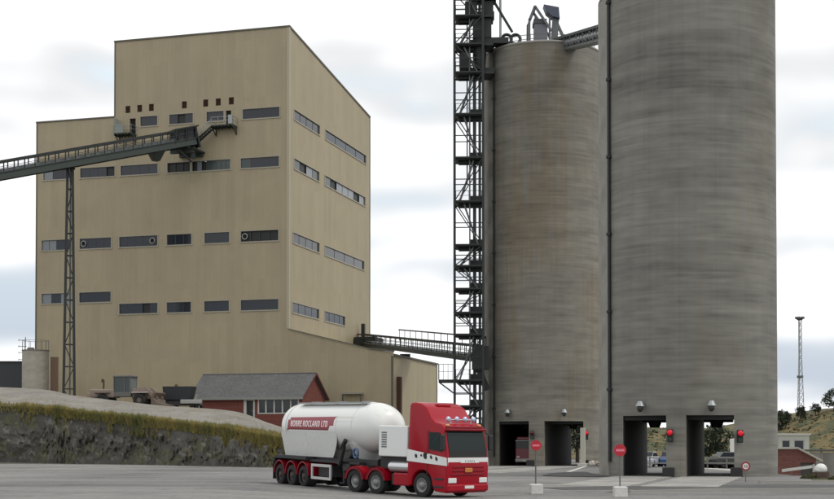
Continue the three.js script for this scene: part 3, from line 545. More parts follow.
// ---------------------------------------------------------------- fittings on the silos
function wallLamp(p, turn, label) {
  const t = thing('wall_lamp', label, 'lamp', p, turn, 'lamps above the silo bays');
  mesh('bracket', [box(-0.05, 0.05, -0.05, 0.05, -0.1, 0.35), box(-0.16, 0.16, -0.2, 0.2, -0.12, 0.0)], steelGrey, t);
  const g = new THREE.CylinderGeometry(0.16, 0.34, 0.34, 18, 1); g.translate(0, 0.05, 0.5); mesh('shade', g, galv, t); const b = new THREE.SphereGeometry(0.22, 14, 10); b.scale(1, 1.25, 1); b.translate(0, -0.25, 0.5); mesh('bulb_guard', b, std(0.03, 0.03, 0.03, 0.4), t);
}
const onSilo = (Xs, Zs, R, u, y, out = 0) => { const z = Math.sqrt(R * R - u * u), k = (R + out) / R; return sl(Xs, Zs, u * k, y, z * k); };
const faceTurn = (R, u) => TH + Math.asin(u / R);
wallLamp(onSilo(XR, ZR, RR, -2.5, 4.95), faceTurn(RR, -2.5), 'lamp above the left bay of the nearest silo');
wallLamp(onSilo(XR, ZR, RR, 1.95, 4.95), faceTurn(RR, 1.95), 'lamp above the right bay of the nearest silo');
wallLamp(onSilo(XL, ZL, RL, -2.4, 5.7), faceTurn(RL, -2.4), 'lamp above the left bay of the farther silo');
wallLamp(onSilo(XL, ZL, RL, 3.1, 5.7), faceTurn(RL, 3.1), 'lamp above the right bay of the farther silo');
const redGlow = new THREE.MeshStandardMaterial({ color: new THREE.Color().setRGB(0.5, 0.01, 0.02), emissive: new THREE.Color().setRGB(1, 0.012, 0.03), emissiveIntensity: 0.32, roughness: 0.3 });
const redOff = std(0.1, 0.01, 0.015, 0.3), greenOff = std(0.01, 0.05, 0.03, 0.3), black = std(0.015, 0.015, 0.015, 0.5);
function signal(p, turn, lit, label, s = 1) {
  const t = thing('traffic_signal', label, 'traffic light', p, turn, 'red signals at the silo bays'); t.scale.setScalar(s);
  mesh('housing', [rbox(-0.2, 0.2, -0.62, 0.26, 0.12, 0.34, 0.05), box(-0.05, 0.05, -0.3, 0.1, -0.15, 0.12)], black, t);
  const lens = (y, m, n) => { const g = new THREE.SphereGeometry(0.19, 18, 10, 0, 6.2832, 0, Math.PI / 2); g.rotateX(Math.PI / 2); g.scale(1, 1, 0.4); g.translate(0, y, 0.34); return mesh(n, g, m, t); };
  lens(0.02, lit ? redGlow : redOff, 'red_lens'); const g2 = new THREE.CylinderGeometry(0.13, 0.13, 0.03, 16); g2.rotateX(Math.PI / 2); g2.translate(0, -0.42, 0.35); mesh('green_lens', g2, greenOff, t);
  const hd = new THREE.CylinderGeometry(0.22, 0.22, 0.3, 18, 1, true, Math.PI * 0.5, Math.PI); hd.rotateX(-Math.PI / 2); hd.translate(0, 0.02, 0.46); mesh('hood', hd, redOff, t);
}
signal(onSilo(XR, ZR, RR, -0.62, 3.0), faceTurn(RR, -0.62), true, 'lit red signal on the pillar between the nearest silo bays');
signal(onSilo(XR, ZR, RR, 3.85, 2.95), faceTurn(RR, 3.85) - 0.4, true, 'lit red signal right of the nearest silo bays');
signal(onSilo(XL, ZL, RL, 5.2, 3.45), faceTurn(RL, 4.6) - 0.5, true, 'lit red signal right of the farther silo bays', 1.1);
signal(onSilo(XL, ZL, RL, 0.1, 3.45), faceTurn(RL, 0.1), false, 'unlit signal on the pillar between the farther silo bays', 1.0);

// round signs on posts in concrete blocks
function canvasMat(w, h, draw, rough = 0.5) { const c = document.createElement('canvas'); c.width = w; c.height = h; draw(c.getContext('2d'), w, h); const t = new THREE.CanvasTexture(c); t.colorSpace = THREE.SRGBColorSpace; t.anisotropy = 8; return new THREE.MeshStandardMaterial({ map: t, roughness: rough }); }
const noEntry = canvasMat(256, 256, (g) => { g.fillStyle = '#b3202e'; g.fillRect(0, 0, 256, 256); g.fillStyle = '#e0788c'; g.fillRect(40, 104, 176, 48); });
const limit = canvasMat(256, 256, (g) => { g.fillStyle = '#8e3038'; g.fillRect(0, 0, 256, 256); g.fillStyle = '#d8d2cc'; g.beginPath(); g.arc(128, 128, 84, 0, 7); g.fill(); g.fillStyle = '#4a3036'; g.font = 'bold 100px sans-serif'; g.textAlign = 'center'; g.textBaseline = 'middle'; g.fillText('10', 128, 134); });
function roundSign(p, turn, r, h, face, label, block) {
  const t = thing('road_sign', label, 'sign', p, turn, 'round red signs');
  mesh('post', cyl(0, block ? 0.3 : -0.05, h + r * 0.5, -0.05, 0.03, 0.03, 10), steelGrey, t);
  const d = new THREE.CircleGeometry(r, 40); d.translate(0, h, 0.022); mesh('sign_face', d, face, t);
  const rim = new THREE.CylinderGeometry(r, r, 0.04, 40); rim.rotateX(Math.PI / 2); rim.translate(0, h, 0); mesh('sign_plate', rim, std(0.3, 0.05, 0.06, 0.5), t);
  if (block) { const g = rbox(-0.27, 0.27, -0.01, 0.44, -0.27, 0.27, 0.05); mesh('concrete_base', g, concreteBlock, t); }
}
roundSign(V(8.35, 0, 57.0), 0.0, 0.25, 1.93, noEntry, 'round red sign on a post in the block nearest the right silo', true);
roundSign(V(5.2, 0, 60.6), 0.1, 0.23, 2.13, noEntry, 'round red sign on a post in the block in front of the farther silo', true);
roundSign(V(19.25, 0, 81.2), -0.15, 0.27, 0.92, limit, 'small round white sign with dark red ring low beside the kerb', false);

// pale pump post and rubble beside the farther silo's right bay
{ const t = thing('ticket_post', 'pale upright post at the right jamb of the farther silo', 'post', sl(XL, ZL, 5.0, 0, 4.35), TH); mesh('column', rbox(-0.22, 0.28, 0.2, 4.0, -0.2, 0.2, 0.04), std(0.46, 0.45, 0.38, 0.7), t); mesh('foot', rbox(-0.5, 0.6, -0.02, 0.3, -0.35, 0.35, 0.05), std(0.5, 0.49, 0.46, 0.8), t); }
for (const [i, u] of [[0, 6.0], [1, 6.5]]) { const g = new THREE.IcosahedronGeometry(0.36, 2), p = g.attributes.position; for (let k = 0; k < p.count; k++) { const s = 0.8 + 0.4 * hash(Math.round(p.getX(k) * 50), Math.round(p.getY(k) * 50 + p.getZ(k) * 90), 5 + i); p.setXYZ(k, p.getX(k) * s, p.getY(k) * s * 0.9, p.getZ(k) * s); } g.computeVertexNormals(); g.translate(...sl(XL, ZL, u, 0.25, 4.6 - i * 0.3).toArray()); tag(mesh('stone', g, i ? std(0.3, 0.25, 0.2, 0.9) : std(0.45, 0.42, 0.38, 0.9)), i ? 'brown stone against the farther silo foot' : 'pale stone beside the ticket post', 'stone', 'stones by the farther silo'); }

// ---------------------------------------------------------------- tanker lorry
const lorry = thing('tanker_lorry', 'red and white articulated lorry with a white bulk tank', 'lorry', V(-1.35, 0, 60.2));
const redPaint = (r, g, b) => new THREE.MeshPhysicalMaterial({ color: new THREE.Color().setRGB(r, g, b), roughness: 0.3, specularIntensity: 0.45, clearcoat: 0.12, clearcoatRoughness: 0.1 });
const red = redPaint(0.33, 0.003, 0.014), redDark = redPaint(0.2, 0.003, 0.01), white = paint(0.74, 0.75, 0.73, 0.3, 0.5), rubber = std(0.02, 0.02, 0.02, 0.9), chassis = std(0.02, 0.02, 0.022, 0.65), chrome = std(0.6, 0.6, 0.6, 0.25, 0.8), hub = std(0.24, 0.24, 0.24, 0.55, 0.3), hubDark = std(0.075, 0.05, 0.05, 0.7, 0.2);
const base = V(-1.35, 0, 60.2);
const local = (X, Y, Z, phi, pitch) => new THREE.Matrix4().makeTranslation(X - base.x, Y, -Z - base.z).multiply(new THREE.Matrix4().makeRotationY(-phi)).multiply(new THREE.Matrix4().makeRotationZ(-pitch));
const MT = local(1.05, 0.0, 57.8, 45 * Math.PI / 180, 0.024), MS = local(-1.35, 0.075, 60.2, 60 * Math.PI / 180, 0.021);
const tr = (n, l, m, p = lorry) => mesh(n, l, m, p, MT), se = (n, l, m, p = lorry) => mesh(n, l, m, p, MS);
function wheelParts(put, x, z, dual, r = 0.5) {
  const w = dual ? 0.56 : 0.3, s = Math.sign(z), zo = s * 1.22, zi = zo - s * w;
  const prof = [[r * 0.58, -0.5], [r * 0.93, -0.5], [r, -0.38], [r, 0.38], [r * 0.93, 0.5], [r * 0.58, 0.5]].map(([a, b]) => new THREE.Vector2(a, b * w));
  const ty = new THREE.LatheGeometry(prof, 36); ty.rotateX(Math.PI / 2); ty.translate(x, r, (zo + zi) / 2);
  const wm = put('wheel', ty, rubber);
  const rp = [[0.0, 0.12], [0.12, 0.12], [0.13, 0.02], [0.21, -0.02], [0.25, 0.06], [0.295, 0.07]].map(([a, b]) => new THREE.Vector2(a * r / 0.5, b));
  const rm = new THREE.LatheGeometry(rp, 28); rm.rotateX(s * Math.PI / 2); rm.translate(x, r, zo - s * (dual ? 0.14 : 0.06));
  const bolts = []; for (let k = 0; k < 8; k++) { const a = k / 8 * 6.283; const b = new THREE.CylinderGeometry(0.02, 0.02, 0.05, 6); b.rotateX(Math.PI / 2); b.translate(x + 0.17 * Math.cos(a), r + 0.17 * Math.sin(a), zo - s * (dual ? 0.13 : 0.04)); bolts.push(b); }
  put('rim', [rm, bolts], put === se ? hubDark : hub, wm);
}
{ // --- tractor: x forward from the front axle, z to the right-hand side
  const arch = []; for (let i = 0; i <= 12; i++) { const a = Math.PI - Math.PI * i / 12; arch.push([0.66 * Math.cos(a), 0.55 + 0.64 * Math.sin(a)]); }
  const prof = [[-0.8, 0.55], ...arch, [0.78, 0.34], [1.3, 0.3], [1.36, 0.5], [1.38, 1.2], [1.36, 1.9], [1.12, 2.86], [1.0, 2.96], [0.62, 3.04], [0.4, 3.22], [0.1, 3.62], [-0.2, 3.78], [-0.55, 3.84], [-0.74, 3.82], [-0.8, 3.74]];
  const cg = extr(prof, 2.5 - 0.14, [], 0.07); cg.translate(0, 0, -1.18);
  // the roof fairing narrows towards the top
  { const p = cg.attributes.position; for (let i = 0; i < p.count; i++) { const y = p.getY(i); if (y > 2.1) p.setZ(i, p.getZ(i) * (1 - 0.1 * Math.pow((y - 2.1) / 1.8, 1.5))); } }
  const cab = tr('cab', toCreasedNormals(cg, 0.5), red);
  const wz = (y) => 1.25 * (1 - 0.1 * Math.pow(Math.max(0, y - 2.1) / 1.8, 1.5));
  const sidePanel = (pts, d, s) => { const g = extr(pts, d); g.translate(0, 0, s > 0 ? 1.252 : -1.252 - d); const p = g.attributes.position; for (let i = 0; i < p.count; i++) { const y = p.getY(i); p.setZ(i, p.getZ(i) * (y > 2.1 ? wz(y) / 1.25 : 1)); } g.computeVertexNormals(); return g; };
  const screen = new THREE.MeshPhysicalMaterial({ color: new THREE.Color().setRGB(0.01, 0.02, 0.018), roughness: 0.08, specularIntensity: 0.45 });
  for (const s of [1, -1]) {
    tr('side_window', sidePanel([[0.42, 1.98], [1.16, 1.9], [1.02, 2.62], [0.96, 2.68], [0.42, 2.68]], 0.012, s), screen, cab);
    tr('white_stripe', sidePanel([[-0.86, 1.47], [1.44, 1.33], [1.42, 1.66], [-0.86, 1.97]], 0.008, s), white, cab);
    tr('step', [box(0.72, 1.25, 0.42, 0.5, s * 1.252 - 0.02, s * 1.252 + 0.02), box(0.72, 1.25, 0.75, 0.82, s * 1.252 - 0.02, s * 1.252 + 0.02)], chassis, cab);
    tr('door_seam', [sidePanel([[0.3, 0.95], [0.33, 0.95], [0.33, 2.75], [0.3, 2.75]], 0.01, s)], chassis, cab);
    const mirror = tr('mirror', [rbox(1.3, 1.42, 1.95, 2.6, s * 1.42 - 0.12, s * 1.42 + 0.12, 0.05), beam(P3(1.2, 2.7, s * 1.2), P3(1.35, 2.55, s * 1.42), 0.04)], black, cab);
    tr('headlight', rbox(1.36, 1.47, 0.62, 0.84, s * 0.92 - 0.24, s * 0.92 + 0.24, 0.04), std(0.7, 0.72, 0.7, 0.12), cab);
    tr('fog_light', rbox(1.38, 1.46, 0.38, 0.5, s * 0.85 - 0.15, s * 0.85 + 0.15, 0.03), std(0.5, 0.5, 0.48, 0.15), cab);
    tr('marker_light', rbox(1.08, 1.2, 2.94, 3.02, s * 0.95 - 0.08, s * 0.95 + 0.08, 0.03), std(0.75, 0.4, 0.15, 0.3), cab);
  }
  // dark paw-like crests printed on the stripe, right-hand side
  for (const [x, y, r, k] of [[-0.32, 1.69, 0.085, 1.1], [-0.02, 1.72, 0.06, 0.9], [0.2, 1.7, 0.12, 1.2], [0.26, 1.78, 0.07, 0.8], [0.55, 1.66, 0.07, 1.3], [0.85, 1.6, 0.075, 1.3]]) { const g = new THREE.CylinderGeometry(r, r, 0.006, 10); g.rotateX(Math.PI / 2); g.scale(0.85, k, 1); g.rotateZ(0.5); g.translate(x, y, 1.264); tr('stripe_crest', g, black, cab); }
  // front: raked windscreen, wiper panel, white band with name, grille slats, plate
  const fx = (y) => y < 1.9 ? 1.43 : lerp(1.43, 1.19, (y - 1.9) / 0.96);
  const panel = (y0, y1, hw, d, hw2 = hw) => { const a0 = fx(y0) + d, a1 = fx(y1) + d, g = new THREE.BufferGeometry(); const p = [[a0, y0, hw], [a0, y0, -hw], [a1, y1, -hw2], [a1, y1, hw2]], q = p.map(([x, y, z]) => [x - 0.03, y, z]), F = [[0, 1, 2], [0, 2, 3]], pos = []; for (const f of F) for (const i of f) pos.push(...p[i]); for (const [i, j] of [[0, 1], [1, 2], [2, 3], [3, 0]]) pos.push(...p[i], ...q[i], ...q[j], ...p[i], ...q[j], ...p[j]); g.setAttribute('position', new THREE.Float32BufferAttribute(pos, 3)); g.computeVertexNormals(); return g; };
  tr('windscreen', panel(1.9, 2.76, 1.14, 0.022, 1.08), screen, cab);
  tr('wiper_panel', panel(1.68, 1.885, 1.12, 0.02), black, cab);
  tr('white_stripe', [panel(1.33, 1.665, 1.2, 0.012)], white, cab);
  const nm = canvasMat(256, 32, (g) => { g.fillStyle = '#e2e3e0'; g.fillRect(0, 0, 256, 32); g.fillStyle = '#3c4046'; g.font = 'bold 28px sans-serif'; g.textAlign = 'center'; g.textBaseline = 'middle'; g.fillText('S C A N I A', 128, 17); });
  const ng = new THREE.PlaneGeometry(1.1, 0.14); ng.rotateY(Math.PI / 2); ng.translate(1.448, 1.52, -0.1); tr('name_lettering', ng, nm, cab);
  for (let k = 0; k < 3; k++) tr('grille_slat', rbox(1.4, 1.47, 0.92 + k * 0.155, 1.02 + k * 0.155, -0.95, 0.95, 0.03), redDark, cab);
  tr('bumper', rbox(1.3, 1.5, 0.28, 0.58, -1.22, 1.22, 0.07), red, cab);
  const badge = rbox(1.46, 1.5, 1.06, 1.24, -0.22, 0.22, 0.02); tr('amber_badge', badge, std(0.5, 0.17, 0.03, 0.4), cab);
  tr('number_plate', box(1.501, 1.515, 0.4, 0.52, -0.3, 0.24), std(0.72, 0.7, 0.66, 0.5), cab);
  tr('sun_visor', [rbox(1.12, 1.42, 2.74, 2.84, -1.16, 1.16, 0.04), rbox(1.05, 1.22, 2.82, 2.94, -1.1, 1.1, 0.04)], redDark, cab);
  const lb = tr('lamp_bar', [rod(P3(0.98, 3.2, -0.85), P3(0.98, 3.2, 0.85), 0.03), beam(P3(0.98, 2.9, -0.6), P3(0.98, 3.2, -0.6), 0.04), beam(P3(0.98, 2.9, 0.6), P3(0.98, 3.2, 0.6), 0.04)], chrome);
  for (const z of [-0.75, -0.25, 0.25, 0.75]) { const g = new THREE.SphereGeometry(0.12, 14, 10); g.scale(0.7, 1, 1); g.translate(1.0, 3.22, z); tr('spot_lamp', g, std(0.5, 0.55, 0.7, 0.1, 0.5), lb); }
  tr('roof_hatch', rbox(-0.5, 0.05, 3.72, 3.86, -0.4, 0.4, 0.05), red, cab);
  // chassis, side tank, skirt, cabinet behind the cab
  tr('chassis_rail', [box(-5.0, 0.9, 0.72, 0.98, -0.48, -0.36), box(-5.0, 0.9, 0.72, 0.98, 0.36, 0.48), box(-4.6, -2.4, 0.98, 1.1, -0.7, 0.7), box(-1.9, -0.75, 0.45, 0.9, -1.1, 1.1)], chassis);
  tr('side_skirt', [rbox(-1.7, -0.72, 0.42, 0.95, 0.98, 1.23, 0.06), rbox(-1.7, -0.72, 0.42, 0.95, -1.23, -0.98, 0.06)], red);
  { const g = new THREE.CapsuleGeometry(0.24, 0.95, 6, 18); g.rotateZ(Math.PI / 2); g.translate(-1.5, 1.2, 0.95); tr('air_tank', g, chrome); }
  const cb = tr('side_cabinet', rbox(-2.65, -0.92, 1.62, 2.92, -1.1, 1.2, 0.05), white);
  tr('cabinet_grille', Array.from({ length: 7 }, (_, k) => box(-2.45, -2.15, 2.0 + k * 0.1, 2.05 + k * 0.1, 1.202, 1.22)), steelGrey, cb);
  tr('cabinet_base', box(-2.7, -0.95, 1.1, 1.6, -1.0, 1.0), chassis);
  for (const x of [-2.75, -4.1]) for (const s of [1, -1]) {
    const g = new THREE.CylinderGeometry(0.6, 0.6, 0.56, 24, 1, true, -Math.PI * 0.46, Math.PI * 0.92); g.rotateX(Math.PI / 2); g.rotateZ(Math.PI); g.scale(-1, -1, 1); const q = new THREE.CylinderGeometry(0.63, 0.63, 0.6, 24, 1, true, -Math.PI * 0.46, Math.PI * 0.92); const mk = (c) => { c.rotateX(-Math.PI / 2); return c; };
    const pts = []; for (let i = 0; i <= 14; i++) { const a = Math.PI * (0.04 + 0.92 * i / 14); pts.push([0.64 * Math.cos(a), 0.64 * Math.sin(a)]); } for (let i = 14; i >= 0; i--) { const a = Math.PI * (0.04 + 0.92 * i / 14); pts.push([0.59 * Math.cos(a), 0.59 * Math.sin(a)]); }
    const e = extr(pts, 0.62); e.translate(x, 0.52, s > 0 ? 0.64 : -1.26); tr('mudguard', e, red);
    const lip = pts.slice(0, 15).concat(pts.slice(0, 15).reverse().map(([a, b]) => [a * 0.78, b * 0.78])); const f = extr(lip, 0.02); f.translate(x, 0.52, s > 0 ? 1.24 : -1.26); tr('mudguard_lip', f, redDark);
  }
  for (const [x, d] of [[0, false], [-2.75, false], [-4.1, true]]) for (const s of [1, -1]) wheelParts(tr, x, s, d);
}
{ // --- trailer: x forward from the kingpin
  const R = 1.1, cy = 2.82, prof = [], x0 = -9.15, x1 = 0.55;
  const end = (n, f) => { for (let i = 0; i <= n; i++) prof.push(f(i / n)); };
  end(12, (t) => new THREE.Vector2(R * 0.97 * Math.sin(t * Math.PI / 2) + 0.0001, x0 + 0.62 * (1 - Math.cos(t * Math.PI / 2)) * 1));
  prof.push(new THREE.Vector2(R * 0.985, x0 + 0.9), new THREE.Vector2(R, x0 + 1.6), new THREE.Vector2(R, -3.2), new THREE.Vector2(R * 1.0, -1.4));
  end(14, (t) => new THREE.Vector2(Math.max(0.0001, R * Math.pow(Math.cos(t * Math.PI / 2), 0.62)), -1.0 + (x1 + 1.0) * Math.sin(t * Math.PI / 2)));
  const tg = new THREE.LatheGeometry(prof, 64); tg.rotateZ(-Math.PI / 2); tg.translate(0, cy, 0);
  const tankMap = tex(512, 512, (u, v) => { const a = fbm(u * 8, v * 6, 8, 6, 901, 5), b = fbm(u * 60, v * 4, 60, 4, 902, 3); return mix3(tint([0.74, 0.75, 0.72], 0.93 + 0.12 * a), [0.5, 0.49, 0.43], sstep(0.56, 0.75, b) * sstep(0.45, 0.7, a) * 0.5); });
  const tankMat = new THREE.MeshPhysicalMaterial({ map: tankMap, roughness: 0.34, clearcoat: 0.35, clearcoatRoughness: 0.2 });
  const tank = se('tank', tg, tankMat);
  // weld bands, hopper cones, top walkway, hatches
  for (const x of [-8.1, -1.25]) { const g = new THREE.TorusGeometry(R + 0.004, 0.018, 6, 64); g.rotateY(Math.PI / 2); g.translate(x, cy, 0); se('weld_band', g, tankMat, tank); }
  for (const x of [-7.3, -4.4, -1.6]) { const g = new THREE.CylinderGeometry(0.95, 0.22, 0.95, 32); g.translate(x, cy - R - 0.12, 0); se('hopper_cone', g, tankMat, tank); }
  // flared side sheets running off the tank tangentially down to the chassis
  const qs = -0.25, sheetG = (s, off) => gridGeo(8, 6, (u, v) => { const y0 = cy + (R + off) * Math.sin(qs), z0 = (R + off) * Math.cos(qs), y = lerp(y0, 1.42, v), xr = lerp(-8.68, -8.75, v), xf = lerp(-2.7, -3.6, Math.pow(v, 1.6)); return P3(lerp(xr, xf, u), y, s * (z0 - (y0 - y) * Math.tan(-qs))); });
  for (const s of [1, -1]) se('tank_skirt', [sheetG(s, 0.002), sheetG(s, -0.02)], tankMat, tank);
  for (const x of [-6.9, -4.3, -1.7]) se('hatch', [cyl(x, cy + R - 0.06, cy + R + 0.04, 0, 0.24, 0.24, 24), cyl(x, cy + R + 0.04, cy + R + 0.07, 0, 0.27, 0.27, 24)], galv, tank);
  se('top_walkway', [box(-7.6, -0.9, cy + R - 0.03, cy + R + 0.03, 0.32, 0.62)], galv, tank);
  // banner wrapped on the right side of the tank
  const ban = canvasMat(1024, 192, (g) => {
    g.fillStyle = '#e0e1de'; g.fillRect(0, 0, 1024, 192); g.fillStyle = '#8c1f2d';
    g.beginPath(); g.moveTo(70, 20); g.lineTo(985, 8); g.lineTo(1015, 0); g.lineTo(985, 50); g.lineTo(985, 120); g.lineTo(915, 120); g.lineTo(880, 176); g.lineTo(60, 176); g.lineTo(8, 192); g.lineTo(30, 132); g.lineTo(30, 50); g.lineTo(70, 50); g.closePath(); g.fill();
    g.fillStyle = '#ecdfe0'; g.font = 'bold 104px sans-serif'; g.textBaseline = 'middle'; g.textAlign = 'center'; g.fillText('BORRE ROCLAND LTD', 480, 98, 780);
    g.fillStyle = '#5d1420'; g.fillRect(70, 160, 800, 12);
  }, 0.4);
  const bx0 = -8.0, bx1 = -2.75, bg = gridGeo(20, 12, (a, b) => { const q = lerp(-0.2, 0.46, b), r = R + 0.008; return P3(lerp(bx0, bx1, a), cy + r * Math.sin(q), r * Math.cos(q)); });
  se('name_banner', bg, ban, tank);
  for (const s of [1, -1]) se('chassis_rail', [box(-9.0, 0.5, 1.18, 1.42, s * 0.62 - 0.08, s * 0.62 + 0.08)], chassis);
  se('deck_frame', [box(-9.1, -5.6, 1.28, 1.42, -1.2, 1.2), box(-5.6, -0.6, 1.2, 1.3, -1.0, 1.0), box(-9.25, -9.1, 0.85, 1.35, -1.2, 1.2)], chassis);
  for (const s of [1, -1]) {
    const gu = [], z0 = s > 0 ? 0.66 : -1.26;
    for (const x of [-8.45, -7.14, -5.83]) {
      const pts = []; for (let i = 0; i <= 12; i++) { const a = Math.PI * (0.02 + 0.96 * i / 12); pts.push([0.63 * Math.cos(a), 0.68 * Math.sin(a)]); } for (let i = 12; i >= 0; i--) { const a = Math.PI * (0.02 + 0.96 * i / 12); pts.push([0.585 * Math.cos(a), 0.62 * Math.sin(a)]); }
      const e = extr(pts, 0.6); e.translate(x, 0.52, z0); se('mudguard', e, redDark);
    }
    se('mudflap', [box(-9.2, -9.16, 0.25, 1.15, s > 0 ? 0.62 : -1.24, s > 0 ? 1.24 : -0.62)], rubber);
    // side underrun frame, light grey
    const zz = s * 1.2; se('side_guard', [box(-4.95, -2.95, 1.0, 1.12, zz - 0.03, zz + 0.03), box(-4.95, -2.95, 0.42, 0.54, zz - 0.03, zz + 0.03), box(-4.95, -4.83, 0.54, 1.0, zz - 0.03, zz + 0.03), box(-3.07, -2.95, 0.54, 1.0, zz - 0.03, zz + 0.03)], std(0.5, 0.5, 0.48, 0.5));
    se('landing_leg', [box(-2.5, -2.34, 0.35, 1.2, s * 0.75 - 0.08, s * 0.75 + 0.08), box(-2.62, -2.22, 0.3, 0.36, s * 0.75 - 0.18, s * 0.75 + 0.18)], chassis);
    for (const x of [-8.45, -7.14, -5.83]) wheelParts(se, x, s, true, 0.5);
    se('tail_light', box(-9.27, -9.25, 0.98, 1.12, s * 0.85 - 0.25, s * 0.85 + 0.25), redOff);
  }
  se('pipework', [rod(P3(-8.2, 0.98, 0.35), P3(-1.2, 0.98, 0.35), 0.09, 10), rod(P3(-4.4, 1.6, 0), P3(-4.4, 0.95, 0), 0.1, 10), rod(P3(-1.9, 2.0, 1.08), P3(-2.3, 1.15, 1.1), 0.09, 10), rod(P3(-2.05, 1.9, 1.14), P3(-1.72, 2.25, 1.1), 0.1, 10), rod(P3(-7.3, 1.6, 0), P3(-7.3, 0.95, 0), 0.1, 10), box(-4.6, -3.2, 0.55, 0.98, 0.5, 1.0), box(-2.2, -1.5, 0.9, 1.3, 0.5, 1.0)], chassis);
  se('hose_coil', (() => { const g = new THREE.TorusGeometry(0.2, 0.05, 8, 20); g.translate(-0.75, 1.7, 1.1); return g; })(), std(0.05, 0.12, 0.25, 0.5));
}

// ---------------------------------------------------------------- red lorry standing in the farther silo's left bay
{
  const t = thing('parked_lorry', 'dark red lorry parked inside the left bay of the farther silo', 'lorry', sl(XL, ZL, -1.25, 0, 3.6), TH + 0.04);
  const rd = paint(0.16, 0.012, 0.02, 0.4, 0.4);
  const cab = mesh('cab', [rbox(-1.05, 1.05, 0.7, 2.7, -1.6, 0, 0.12, 3), rbox(-0.95, 0.95, 2.7, 3.1, -1.5, -0.1, 0.15, 3)], rd, t);
  mesh('windscreen', rbox(-0.95, 0.95, 1.85, 2.6, -0.02, 0.03, 0.02), screenDark(), cab); mesh('sun_visor', rbox(-1, 1, 2.6, 2.75, 0, 0.22, 0.03), std(0.25, 0.25, 0.23, 0.5), cab);
  mesh('bumper', rbox(-1.05, 1.05, 0.42, 0.78, -0.1, 0.08, 0.05), std(0.35, 0.33, 0.32, 0.5), t); for (const s of [-1, 1]) { mesh('headlight', rbox(s * 0.75 - 0.17, s * 0.75 + 0.17, 0.85, 1.05, 0, 0.04, 0.02), std(0.55, 0.45, 0.42, 0.2), t); const w = new THREE.CylinderGeometry(0.48, 0.48, 0.28, 24); w.rotateZ(Math.PI / 2); w.translate(s * 0.9, 0.48, -0.85); mesh('wheel', w, rubber, t); }
  mesh('number_plate', box(-0.26, 0.26, 0.5, 0.62, 0.085, 0.1), std(0.6, 0.6, 0.58, 0.5), t);
}
function screenDark() { return std(0.03, 0.035, 0.035, 0.1); }

